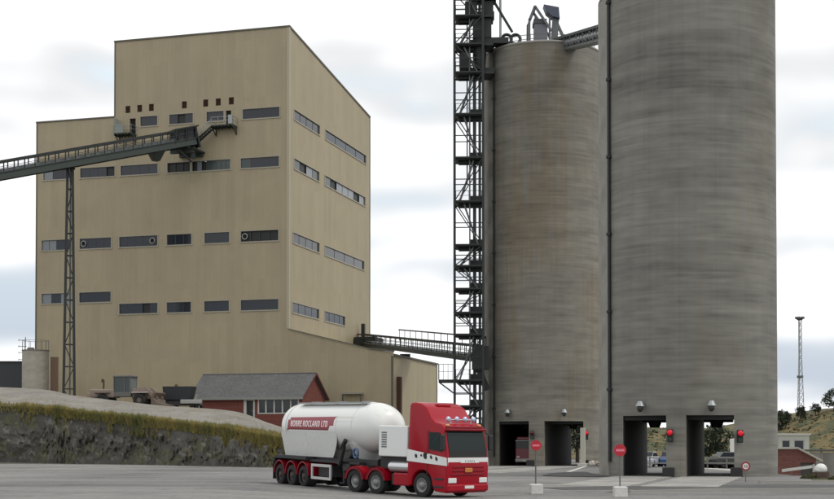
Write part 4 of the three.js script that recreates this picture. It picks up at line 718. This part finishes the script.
// ---------------------------------------------------------------- brick office house
const brickTex = (seed, c1, c2) => tex(512, 512, (u, v) => { const row = Math.floor(v * 52), uu = u * 18 + (row % 2) * 0.5, k = hash(Math.floor(uu) % 18, row, seed), jt = (v * 52) % 1 < 0.13 || uu % 1 < 0.05; return jt ? [0.2, 0.14, 0.11] : tint(mix3(c1, c2, k), 0.8 + 0.4 * fbm(u * 30, v * 30, 30, 30, seed + 1, 3)); }, 1 / 4, 1 / 4);
const brick = new THREE.MeshStandardMaterial({ map: brickTex(951, [0.2, 0.045, 0.032], [0.15, 0.034, 0.026]), roughness: 0.9 });
const house = thing('brick_office', 'low red brick office with grey pitched roof before the tall building', 'house', V(-13.9, 5.3, 167.3), TH);
{
  const L = 14.4, D = 8.2, eh = 2.95, rh = 5.75, wins = [[-5.75, -0.35, 0.85, 2.55]], door = [-7.3, -6.15, 0.02, 2.55];
  const fw = extr([[-L, -2.5], [0, -2.5], [0, eh], [-L, eh]], 0.25, [...wins, door]); fw.translate(0, 0, -0.25); mesh('front_wall', fw, brick, house);
  const gw = extr([[0.25, -2.5], [D, -2.5], [D, eh], [D / 2, rh - 0.1], [0.25, eh + 0.15]], 0.25, [[0.9, 5.2, 0.95, 1.75]]); gw.rotateY(Math.PI / 2); gw.translate(-0.25, 0, 0); mesh('gable_wall', gw, brick, house);
  const gw2 = extr([[0.25, -2.5], [D, -2.5], [D, eh], [D / 2, rh - 0.1], [0.25, eh + 0.15]], 0.25); gw2.rotateY(Math.PI / 2); gw2.translate(-L, 0, 0); mesh('gable_wall', gw2, brick, house);
  mesh('rear_wall', box(-L + 0.26, -0.26, -1, eh, -D, -D + 0.25), brick, house);
  const slateTex = tex(512, 512, (u, v) => { const row = Math.floor(v * 24), uu = u * 26 + (row % 2) * 0.5, k = hash(Math.floor(uu) % 26, row, 961); return tint([0.105, 0.107, 0.105], (0.82 + 0.3 * k) * ((v * 24) % 1 < 0.12 ? 0.7 : 1) * (0.85 + 0.3 * fbm(u * 5, v * 5, 5, 5, 962, 4))); }, 1, 1);
  const slate = new THREE.MeshStandardMaterial({ map: slateTex, roughness: 0.8 });
  const pitch = (s) => { const g = gridGeo(2, 2, (a, b) => P3(lerp(-L - 0.5, 0.35, a), lerp(eh - 0.28, rh + 0.08, b), s > 0 ? lerp(0.55, -D / 2, b) : lerp(-D - 0.55, -D / 2, b))), u = g.attributes.uv; for (let i = 0; i < u.count; i++) u.setXY(i, u.getX(i) * 2.5, u.getY(i) * 1); const q = g.clone(); q.translate(0, -0.14, 0); return [g, q]; };
  const roof = mesh('roof', [pitch(1), pitch(-1), box(-L - 0.5, 0.35, eh - 0.42, eh - 0.28, 0.5, 0.56)], slate, house);
  mesh('ridge', rod(P3(-L - 0.5, rh + 0.08, -D / 2), P3(0.35, rh + 0.08, -D / 2), 0.1), slate, roof);
  mesh('fascia', [box(-L - 0.52, 0.37, eh - 0.5, eh - 0.2, 0.57, 0.63)], std(0.24, 0.245, 0.22, 0.6), roof);
  mesh('verge', [beam(P3(0.38, eh - 0.32, 0.55), P3(0.38, rh, -D / 2), 0.06, 0.24), beam(P3(0.38, rh, -D / 2), P3(0.38, eh - 0.32, -D - 0.55), 0.06, 0.24)], std(0.12, 0.03, 0.03, 0.7), roof);
  const wf = std(0.52, 0.52, 0.48, 0.5);
  const win = (x0, x1, y0, y1, n) => { const fr = [box(x0, x1, y0 - 0.14, y0, -0.1, 0.06), box(x0, x1, y1 - 0.1, y1, -0.1, 0.02)], w = (x1 - x0) / n; for (let i = 0; i <= n; i++) fr.push(box(clamp(x0 + i * w - 0.09, x0, x1 - 0.18), clamp(x0 + i * w + 0.09, x0 + 0.18, x1), y0, y1 - 0.1, -0.1, 0.02)); const f = mesh('window', fr, wf, house); for (let i = 0; i < n; i++) mesh('pane', box(x0 + i * w + 0.1, x0 + (i + 1) * w - 0.1, y0 + 0.01, y1 - 0.11, -0.09, -0.07), glassDark, f); };
  win(-5.74, -0.36, 0.86, 2.54, 5);
  const d = mesh('door', [box(-7.29, -6.16, 0.03, 2.3, -0.2, -0.14)], std(0.025, 0.025, 0.025, 0.4), house); mesh('door_frame', [box(-7.55, -7.2, 0, 2.6, -0.1, 0.1), box(-6.3, -6.1, 0, 2.6, -0.1, 0.1), box(-7.2, -6.3, 2.35, 2.6, -0.1, 0.08)], wf, d); mesh('handle', box(-6.5, -6.44, 1.0, 1.2, -0.14, -0.08), chrome, d);
  const gwn = mesh('window', [0, 1, 2, 3, 4].map((i) => box(-0.1, 0.03, 0.96, 1.74, -0.95 - i * 1.03 - 0.08, -0.95 - i * 1.03)), wf, house); for (let i = 0; i < 4; i++) mesh('pane', box(-0.12, -0.1, 0.96, 1.74, -0.95 - (i + 1) * 1.03 + 0.01, -0.95 - i * 1.03 - 0.09), glassDark, gwn);
  mesh('porch_post', [box(-L + 0.02, -L + 0.18, -0.4, eh - 0.3, 0.3, 0.46), box(-L + 0.9, -L + 1.05, -0.4, eh - 0.3, 0.02, 0.16), box(-L + 0.2, -L + 0.9, -0.4, -0.1, 0.1, 0.4)], wf, house);
}
{ const t = thing('carport', 'small flat-roofed shelter behind the brick office gable', 'shelter', V(-10.0, 5.0, 177.5), TH); mesh('roof', box(0.4, 3.1, 3.75, 3.95, -3, 0.2), std(0.3, 0.29, 0.24, 0.7), t); mesh('wall', box(0.4, 3.0, 0, 3.74, -3, -2.8), std(0.03, 0.03, 0.028, 0.9), t); for (const x of [0.45, 2.9]) mesh('post', box(x, x + 0.14, 0, 3.74, 0, 0.14), std(0.1, 0.09, 0.08, 0.8), t); }

// ---------------------------------------------------------------- yard: loader, tipper, tank, dark shed, aerial
{
  const t = thing('wheel_loader', 'dusty wheel loader with glazed cab on the yard', 'loader', V(-33.8, 6.6, 160.5), -0.25);
  const body = std(0.13, 0.1, 0.075, 0.75), bodyPink = std(0.24, 0.185, 0.155, 0.75), wm = std(0.45, 0.43, 0.4, 0.6);
  mesh('engine_hood', [rbox(-4.1, -1.0, 1.1, 2.1, -0.95, 0.95, 0.18, 3), rbox(-4.3, -3.9, 0.8, 1.6, -1.1, 1.1, 0.1)], bodyPink, t); mesh('exhaust', [cyl(-2.55, 2.1, 3.2, 0.4, 0.1, 0.1, 12), cyl(-2.7, 2.9, 3.3, 0.4, 0.16, 0.13, 12)], rust, t);
  const cab = mesh('cab', [rbox(-1.15, 1.2, 3.45, 3.65, -0.9, 0.9, 0.06), rbox(-1.1, 1.1, 1.2, 1.75, -0.85, 0.85, 0.08), ...[[-1.05, 0.8], [-1.05, -0.8], [1.0, 0.8], [1.0, -0.8], [0.3, 0.8], [0.3, -0.8]].map(([x, z]) => box(x - 0.06, x + 0.06, 1.75, 3.46, z - 0.06, z + 0.06))], std(0.12, 0.12, 0.11, 0.6), t);
  mesh('cab_glass', [box(-0.98, 0.23, 1.76, 3.44, 0.77, 0.79), box(0.37, 0.93, 1.76, 3.44, 0.77, 0.79), box(-0.98, 0.93, 1.76, 3.44, -0.79, -0.77), box(-1.06, -1.04, 1.76, 3.44, -0.74, 0.74)], std(0.03, 0.045, 0.045, 0.1), cab); mesh('windscreen', box(1.02, 1.04, 1.76, 3.44, -0.74, 0.74), std(0.16, 0.18, 0.18, 0.15), cab);
  mesh('front_frame', [rbox(1.1, 3.2, 0.9, 1.7, -0.6, 0.6, 0.1)], body, t); for (const s of [-0.7, 0.7]) mesh('lift_arm', [beam(P3(1.3, 2.0, s), P3(3.0, 2.05, s), 0.22, 0.4), beam(P3(3.0, 2.05, s), P3(4.3, 0.9, s), 0.22, 0.4)], bodyPink, t);
  const bk = extr([[3.9, 0.2], [5.5, 0.1], [5.55, 0.2], [4.5, 0.45], [4.15, 1.0], [4.5, 1.6], [4.2, 1.7], [3.85, 1.0]], 2.8); bk.translate(0, 0, -1.4); mesh('bucket', bk, body, t);
  for (const x of [-2.4, 2.3]) for (const s of [-1, 1]) { const g = new THREE.TorusGeometry(0.5, 0.3, 12, 26); g.scale(1, 1, 0.9); g.translate(x, 0.78, s * 1.05); const w = mesh('wheel', g, rubber, t); const h = new THREE.CylinderGeometry(0.42, 0.42, 0.36, 20); h.rotateX(Math.PI / 2); h.translate(x, 0.78, s * 1.05); mesh('rim', h, body, w); }
  for (const x of [-2.4, 2.3]) mesh('mudguard', [rbox(x - 0.95, x + 0.95, 1.6, 1.72, -1.35, 1.35, 0.05)], x < 0 ? body : wm, t);
}
{
  const t = thing('site_dumper', 'dark tipping dumper parked left of the brick office', 'dumper', V(-27.9, 6.15, 162.8), -0.1);
  const sk = extr([[-1.6, 1.4], [1.35, 1.4], [1.75, 2.9], [-1.75, 2.9]], 2.0, [], 0.04); sk.translate(0, 0, -1); mesh('skip_body', sk, std(0.02, 0.022, 0.024, 0.7), t); mesh('beacon', [cyl(-0.4, 2.9, 3.2, 0, 0.22, 0.16, 12)], rust, t);
  mesh('frame', [rbox(-1.5, 2.6, 0.7, 1.35, -0.8, 0.8, 0.06)], std(0.05, 0.05, 0.05, 0.7), t); mesh('bonnet', rbox(0.4, 2.9, 0.9, 1.38, 0.82, 1.25, 0.08), std(0.34, 0.34, 0.32, 0.6), t); mesh('rollbar', [beam(P3(2.0, 1.3, 0.7), P3(2.3, 2.0, 0.7), 0.12), beam(P3(2.0, 1.3, -0.7), P3(2.3, 2.0, -0.7), 0.12)], std(0.3, 0.3, 0.29, 0.5), t);
  for (const x of [-0.9, 2.0]) for (const s of [-1, 1]) { const g = new THREE.TorusGeometry(0.36, 0.2, 10, 22); g.translate(x, 0.55, s * 0.95); mesh('wheel', g, rubber, t); }
}
{
  const t = thing('storage_tank', 'pale beige upright tank at the left corner of the building', 'tank', V(-47.4, 7.6, 172)); const tm = new THREE.MeshStandardMaterial({ map: concreteFlat(975, [0.34, 0.315, 0.26], 3, 0.3), roughness: 0.75 });
  mesh('shell', cyl(0, 0, 6.3, 0, 1.62, 1.62, 40), tm, t); mesh('lid', [cyl(0, 6.3, 6.42, 0, 1.68, 1.68, 40), cyl(-0.6, 6.42, 6.75, 0, 0.5, 0.4, 16)], std(0.16, 0.15, 0.13, 0.7), t);
  const l = []; for (let i = 0; i < 14; i++) { const p = (a, y) => P3(Math.cos(a) * 1.6, y, Math.sin(a) * 1.6), a0 = i / 14 * 6.283, a1 = (i + 1) / 14 * 6.283; l.push(beam(p(a0, 6.4), p(a0, 7.6), 0.04), beam(p(a0, 7.6), p(a1, 7.6), 0.04)); } mesh('guard_rail', l, steelGrey, t);
  mesh('brown_duct', box(1.75, 2.6, 0, 5.6, -1.0, -0.4), std(0.2, 0.13, 0.09, 0.8), t);
  const d = thing('dark_shed', 'dark clad shed at the far left edge beside the pale tank', 'shed', V(-53.2, 7.6, 175)); mesh('wall', box(-6, 3.3, 0, 5.05, -4, 0), new THREE.MeshStandardMaterial({ color: new THREE.Color().setRGB(0.03, 0.036, 0.04), bumpMap: ribMap, bumpScale: 0.04, roughness: 0.6 }), d); mesh('roof', box(-6.1, 3.4, 5.05, 5.25, -4.1, 0.1), steelDark, d);
  const a = thing('aerial_mast', 'thin aerial mast with crossbars above the dark shed', 'mast', V(-50.6, 12.9, 177.6)); mesh('pole', cyl(0.35, -4, 3.2, 0, 0.06, 0.05, 8), steelGrey, a); for (const y of [0.3, 1.2, 2.0, 2.8]) mesh('crossbar', [beam(P3(-0.55, y, 0), P3(0.5, y, 0), 0.07), beam(P3(-0.5, y - 0.15, 0), P3(-0.5, y + 0.15, 0), 0.05)], steelGrey, a);
}

// ---------------------------------------------------------------- right background: hill, trees, huts, mast
{
  const crest = (X) => { const pts = [[-40, 3], [20, 5], [40, 5.6], [60, 5.4], [67, 5.2], [72, 7.2], [79, 9.0], [95, 11], [140, 15], [260, 18]]; for (let i = 0; i + 1 < pts.length; i++) if (X <= pts[i + 1][0]) { const t = clamp((X - pts[i][0]) / (pts[i + 1][0] - pts[i][0])); return lerp(pts[i][1], pts[i + 1][1], t); } return 18; };
  const g = gridGeo(220, 40, (a, b) => { const X = lerp(18, 260, Math.pow(a, 1.4)), sp = 205 + 0.0 * X; const Z = lerp(sp, 420, b); const up = sstep(0, 0.28, b) * (1 - 0.35 * sstep(0.4, 1, b)), edge = sstep(18, 30, X); return V(X, -0.4 + (crest(X) + 0.4) * up * edge + 0.9 * (fbm(a * 90, b * 30, 1024, 256, 981, 4) - 0.5) * up, Z); });
  struct('hill', planarUV(g), dryGrass);
  // rough tufts that break the outline of the hill
  const bl = []; for (let k = 0; k < 7; k++) { const a = rr(0, 6.28), c = Math.cos(a), s = Math.sin(a), h = rr(0.5, 1), r = rr(0.15, 0.5); bl.push(-0.18 * s, 0, 0.18 * c, 0.18 * s, 0, -0.18 * c, c * r, h, s * r); }
  const tg = new THREE.BufferGeometry(); tg.setAttribute('position', new THREE.Float32BufferAttribute(bl, 3)); tg.computeVertexNormals();
  const N = 5000, im = new THREE.InstancedMesh(tg, std(1, 1, 1, 1, 0, { side: THREE.DoubleSide }), N), m = new THREE.Matrix4(), q = new THREE.Quaternion(), c = new THREE.Color();
  for (let i = 0; i < N; i++) { const X = rr(28, 130), b = rr(0.0, 0.32), Z = lerp(205, 420, b), up = sstep(0, 0.28, b), y = -0.4 + (crest(X) + 0.4) * up * sstep(18, 30, X) - 0.3, s = rr(0.7, 1.6), w = clamp(fbm(X * 0.15, Z * 0.15, 999, 999, 985, 3) * 1.8 - 0.4), k = rr(0.7, 1.2); m.compose(V(X, y, Z), q.setFromAxisAngle(UP, rr(0, 6.28)), P3(s, s * 0.5, s)); im.setMatrixAt(i, m); c.setRGB(lerp(0.06, 0.12, w) * k, lerp(0.066, 0.096, w) * k, lerp(0.026, 0.04, w) * k); im.setColorAt(i, c); }
  im.name = 'hill_grass'; im.userData = { kind: 'stuff', label: 'dry tussock grass covering the far right hill', category: 'grass' }; im.castShadow = im.receiveShadow = true; scene.add(im);
}
const leafMats = [[0.03, 0.042, 0.022], [0.042, 0.055, 0.026], [0.024, 0.032, 0.02]].map(([r, g, b]) => std(r, g, b, 0.95, 0, { side: THREE.DoubleSide }));
function tree(p, h, w, label, mi, name = 'leafy_tree') {
  const t = thing(name, label, 'tree', p, rr(0, 6), 'trees on the far hill');
  const tr_ = []; tr_.push(cyl(0, -0.5, h * 0.55, 0, h * 0.045, h * 0.02, 8)); for (let k = 0; k < 5; k++) { const a = rr(0, 6.28), y = h * rr(0.25, 0.45); tr_.push(rod(P3(0, y, 0), P3(Math.cos(a) * w * 0.32, y + h * 0.25, Math.sin(a) * w * 0.32), h * 0.012, 5)); }
  mesh('trunk', tr_, std(0.05, 0.04, 0.03, 0.95), t);
  const pos = [], cl = []; for (let k = 0; k < 26; k++) { const a = rr(0, 6.28), u = rr(-0.75, 1), r = Math.sqrt(1 - u * u) * rr(0.45, 1); cl.push([Math.cos(a) * r * w * 0.42, h * 0.6 + u * h * 0.34, Math.sin(a) * r * w * 0.42, rr(0.1, 0.2) * (w + h) * 0.5]); }
  for (const [x, y, z, r] of cl) for (let k = 0; k < 46; k++) { const d = P3(rr(-1, 1), rr(-1, 1), rr(-1, 1)).normalize().multiplyScalar(r * Math.cbrt(rnd())), s = rr(0.1, 0.2) * h * 0.32, e1 = P3(rr(-1, 1), rr(-1, 1), rr(-1, 1)).normalize().multiplyScalar(s), e2 = P3(rr(-1, 1), rr(-1, 1), rr(-1, 1)).normalize().multiplyScalar(s), c = P3(x, y, z).add(d); pos.push(c.x - e1.x, c.y - e1.y, c.z - e1.z, c.x + e1.x, c.y + e1.y, c.z + e1.z, c.x + e2.x, c.y + e2.y, c.z + e2.z); }
  const g = new THREE.BufferGeometry(); g.setAttribute('position', new THREE.Float32BufferAttribute(pos, 3)); g.computeVertexNormals(); mesh('crown', g, leafMats[mi], t);
}
tree(V(67.3, 3.6, 258), 5.0, 4.2, 'dark tree on the hill nearest the silo edge', 0);
tree(V(69.8, 5.2, 262), 3.4, 2.4, 'narrow dark tree second from the silo on the hill', 2);
tree(V(72.6, 6.5, 262), 3.2, 2.2, 'small dark tree at the foot of the lattice mast', 2);
tree(V(75.4, 7.6, 262), 2.6, 2.2, 'small round tree between the mast and the right edge', 0);
tree(V(78.6, 8.2, 261), 4.4, 4.6, 'broad dark tree at the right edge of the hilltop', 1);
tree(V(81.4, 9.0, 263), 3.6, 3.6, 'dark tree just beyond the right edge of the hilltop', 0);
tree(V(20.6, 0, 178), 6.5, 5.5, 'dark bush added to darken the view through the right bay of the farther silo', 2, 'leafy_bush');  // bush added behind the bay to cover the bright hill
tree(V(38.0, -0.6, 176), 5.4, 5.5, 'dark bush seen between the silo and the white hut', 0, 'leafy_bush');
{
  const t = thing('lattice_mast', 'tall thin lattice mast with lamp head on the distant hill', 'mast', V(83, 6.2, 300)); const Hm = 23.2, n = 16, at = (k, f) => { const w = lerp(0.95, 0.36, Math.min(1, f * 1.5)); return P3(Math.cos(k * 2.0944 + 0.5) * w, Hm * f, Math.sin(k * 2.0944 + 0.5) * w); };
  for (let k = 0; k < 3; k++) mesh('leg', Array.from({ length: n }, (_, i) => beam(at(k, i / n), at(k, (i + 1) / n), 0.13)), galv, t);
  const br = []; for (let i = 0; i < n; i++) for (let k = 0; k < 3; k++) br.push(beam(at(k, i / n), at(k + 1, (i + 1) / n), 0.08), beam(at(k, (i + 1) / n), at(k + 1, (i + 1) / n), 0.07)); mesh('bracing', br, galv, t);
  const hd = [cyl(0, Hm, Hm + 0.5, 0, 0.5, 0.95, 16)]; for (let i = 0; i < 6; i++) hd.push(rbox(Math.cos(i * 1.047) * 0.75 - 0.28, Math.cos(i * 1.047) * 0.75 + 0.28, Hm + 0.3, Hm + 0.75, Math.sin(i * 1.047) * 0.75 - 0.2, Math.sin(i * 1.047) * 0.75 + 0.2, 0.05)); mesh('lamp_head', hd, steelGrey, t); mesh('collar', cyl(0, Hm * 0.46, Hm * 0.46 + 0.5, 0, 0.7, 0.7, 12), steelGrey, t);
}
{
  const t = thing('white_hut', 'small pale hut with two dark windows behind the brick shed', 'hut', V(39.4, -1.3, 151), -0.04); const wm = std(0.36, 0.37, 0.33, 0.8);
  const fw = extr([[0, 0], [3.3, 0], [3.3, 4.6], [0, 4.6]], 0.2, [[0.35, 1.25, 2.6, 4.05], [1.65, 2.75, 2.6, 4.05]]); fw.translate(0, 0, -0.2); mesh('front_wall', fw, wm, t); mesh('side_wall', [box(0, 0.2, 0, 4.6, -3, -0.2), box(3.1, 3.3, 0, 4.6, -3, -0.2), box(0.2, 3.1, 0, 4.6, -3, -2.8)], wm, t); mesh('roof', box(-0.15, 3.45, 4.6, 4.78, -3.15, 0.2), std(0.42, 0.42, 0.38, 0.8), t);
  for (const [a, b] of [[0.35, 1.25], [1.65, 2.75]]) { const w = mesh('window', [box(a, b, 2.6, 2.68, -0.14, -0.06), box(a, b, 3.97, 4.05, -0.14, -0.06), box(a, a + 0.08, 2.69, 3.96, -0.14, -0.06), box(b - 0.08, b, 2.69, 3.96, -0.14, -0.06)], wm, t); mesh('pane', box(a + 0.085, b - 0.085, 2.69, 3.96, -0.12, -0.1), glassDark, w); }
}
{
  const t = thing('brick_shed', 'dark red brick shed with sloping roof right of the nearest silo', 'shed', V(29.5, -1.4, 122)); const bm = new THREE.MeshStandardMaterial({ map: brickTex(991, [0.15, 0.045, 0.038], [0.1, 0.034, 0.03]), roughness: 0.9 });
  const fw = extr([[0, 0], [5.6, 0], [5.6, 2.4], [3.9, 3.28], [0, 3.18]], 0.25, [[4.25, 5.35, 0.02, 2.05]]); fw.translate(0, 0, -0.25); mesh('front_wall', fw, bm, t); mesh('side_wall', [box(5.35, 5.6, 0, 2.35, -5, -0.25), box(0, 0.25, 0, 3.1, -5, -0.25)], bm, t);
  mesh('roof', [beam(P3(3.9, 3.36, -2.4), P3(6.1, 2.2, -2.4), 5.6, 0.14), box(-0.2, 3.95, 3.24, 3.36, -5.2, 0.3)], std(0.34, 0.33, 0.29, 0.8), t); mesh('door', box(4.27, 5.33, 0.03, 2.03, -0.24, -0.18), std(0.045, 0.04, 0.038, 0.7), t);
}
{
  const t = thing('retaining_wall', 'long grey panel wall below the dry hill at the right edge', 'wall', V(35.8, -1.4, 128)); const pm = new THREE.MeshStandardMaterial({ map: concreteFlat(993, [0.15, 0.145, 0.13], 0.3, 0.5), roughness: 0.9 }), pm2 = new THREE.MeshStandardMaterial({ map: concreteFlat(994, [0.2, 0.19, 0.175], 0.3, 0.5), roughness: 0.9 });
  for (let i = 0; i < 14; i++) { mesh('panel', box(i * 1.6 + 0.05, i * 1.6 + 1.55, 0, 2.9, -0.2, 0), i % 3 ? pm : pm2, t); mesh('post', box(i * 1.6 - 0.08, i * 1.6 + 0.045, 0, 3.0, -0.25, 0.06), pm2, t); } mesh('coping', box(-0.1, 22.5, 3.0, 3.18, -0.3, 0.12), std(0.08, 0.078, 0.07, 0.9), t);
}
{
  const t = thing('crossing_barrier', 'low white barrier rail right of the nearest silo', 'barrier', V(26.5, -0.35, 98.5), 0.05); mesh('rail', [beam(P3(-0.6, 0.7, 0), P3(1.7, 1.0, 0), 0.1, 0.2)], std(0.55, 0.55, 0.5, 0.6), t); mesh('post', [box(1.62, 1.78, -0.8, 1.15, -0.08, 0.08)], std(0.4, 0.4, 0.37, 0.6), t); mesh('lower_rail', beam(P3(-0.6, 0.3, 0), P3(1.7, 0.35, 0), 0.06, 0.1), std(0.12, 0.12, 0.11, 0.7), t);
  const b = thing('white_bundle', 'white rounded bundle on a brown crate on the right verge', 'bundle', V(26.05, 0, 89.5), 0.1); const g = new THREE.SphereGeometry(0.4, 20, 14); const p = g.attributes.position; for (let i = 0; i < p.count; i++) { const n = 0.9 + 0.22 * fbm(p.getX(i) * 5 + 9, p.getY(i) * 5 + p.getZ(i) * 3 + 9, 99, 99, 995, 3); p.setXYZ(i, p.getX(i) * n * 1.0, Math.max(-0.2, p.getY(i) * n * 0.85), p.getZ(i) * n); } g.computeVertexNormals(); g.translate(0, 0.62, 0); mesh('wrapped_load', g, std(0.72, 0.72, 0.7, 0.6), b); for (let k = 0; k < 3; k++) mesh('slat', box(-0.42, 0.42, 0.03 + k * 0.135, 0.15 + k * 0.135, -0.4, 0.4), std(0.09, 0.06, 0.045, 0.9), b);
}
// low shrubs on the verge
function shrub(X, Z, s, label) { const pos = []; for (let k = 0; k < 420; k++) { const d = P3(rr(-1, 1), rr(0, 1), rr(-1, 1)); if (d.length() > 1) { k--; continue; } const c = P3(d.x * s * 1.6, d.y * s * 0.7, d.z * s), e = () => P3(rr(-1, 1), rr(-1, 1), rr(-1, 1)).normalize().multiplyScalar(0.09), a = e(), b = e(); pos.push(c.x - a.x, c.y - a.y, c.z - a.z, c.x + a.x, c.y + a.y, c.z + a.z, c.x + b.x, c.y + b.y, c.z + b.z); } const g = new THREE.BufferGeometry(); g.setAttribute('position', new THREE.Float32BufferAttribute(pos, 3)); g.computeVertexNormals(); g.translate(X, groundY(X, Z), -Z); tag(mesh('low_shrub', g, std(0.085, 0.085, 0.04, 1, 0, { side: THREE.DoubleSide })), label, 'shrub', 'shrubs on the verge'); }
shrub(28.2, 88.6, 0.4, 'low green shrub in front of the white bundle'); shrub(25.2, 89, 0.4, 'low shrub at the right foot of the nearest silo'); shrub(26.0, 86, 0.35, 'smallest shrub near the kerb on the right verge');
// what shows through the silo bays
{
  const car = (X, Z, turn, c, label) => { const t = thing('parked_car', label, 'car', V(X, 0, Z), turn, 'cars parked behind the silos'); const b = extr([[-2.1, 0.35], [2.1, 0.35], [2.15, 0.75], [1.3, 0.95], [-2.0, 0.98], [-2.15, 0.7]], 1.5, [], 0.08); b.translate(0, 0, -0.75); mesh('body', b, paint(...c), t); const k = extr([[-1.8, 0.95], [1.15, 0.93], [0.45, 1.42], [-1.3, 1.45]], 1.3, [], 0.06); k.translate(0, 0, -0.65); const cab = mesh('cabin', k, glassDark, t); mesh('roof', rbox(-1.25, 0.45, 1.44, 1.52, -0.65, 0.65, 0.03), paint(...c), cab); for (const x of [-1.35, 1.35]) for (const s of [-0.75, 0.75]) { const w = new THREE.CylinderGeometry(0.32, 0.32, 0.2, 20); w.rotateX(Math.PI / 2); w.translate(x, 0.32, s); mesh('wheel', w, rubber, t); } };
  car(23.6, 141, 1.2, [0.5, 0.52, 0.55], 'silver car seen through the left bay of the nearest silo'); car(26.2, 143, 1.25, [0.05, 0.12, 0.3], 'blue car seen through the left bay of the nearest silo'); car(31.6, 139, 0.3, [0.03, 0.03, 0.035], 'black car seen through the right bay of the nearest silo');
  const v = thing('white_van', 'white box van seen through the right bay of the nearest silo', 'van', V(36.2, 0, 152), 0.9); mesh('cargo_box', rbox(-2.2, 1.2, 0.8, 2.9, -1, 1, 0.06), white, v); mesh('cab', rbox(1.22, 2.7, 0.5, 2.1, -0.95, 0.95, 0.2, 3), white, v); mesh('windscreen', rbox(2.3, 2.72, 1.35, 1.95, -0.8, 0.8, 0.03), glassDark, v); for (const x of [-1.5, 1.9]) for (const s of [-0.85, 0.85]) { const w = new THREE.CylinderGeometry(0.36, 0.36, 0.24, 20); w.rotateX(Math.PI / 2); w.translate(x, 0.36, s); mesh('wheel', w, rubber, v); }
  const bars = thing('boundary_fence', 'pale rail fence behind the nearest silo', 'fence', V(22, 0, 131), -0.05); for (let i = 0; i < 10; i++) mesh('post', box(i * 1.8 - 0.06, i * 1.8 + 0.06, 0, 1.1, -0.06, 0.06), std(0.2, 0.2, 0.19, 0.7), bars); for (const y of [0.5, 1.0]) mesh('rail', box(-0.2, 16.4, y - 0.06, y + 0.06, 0.065, 0.12), std(0.24, 0.24, 0.22, 0.7), bars);
}

renderer.render(scene, camera);
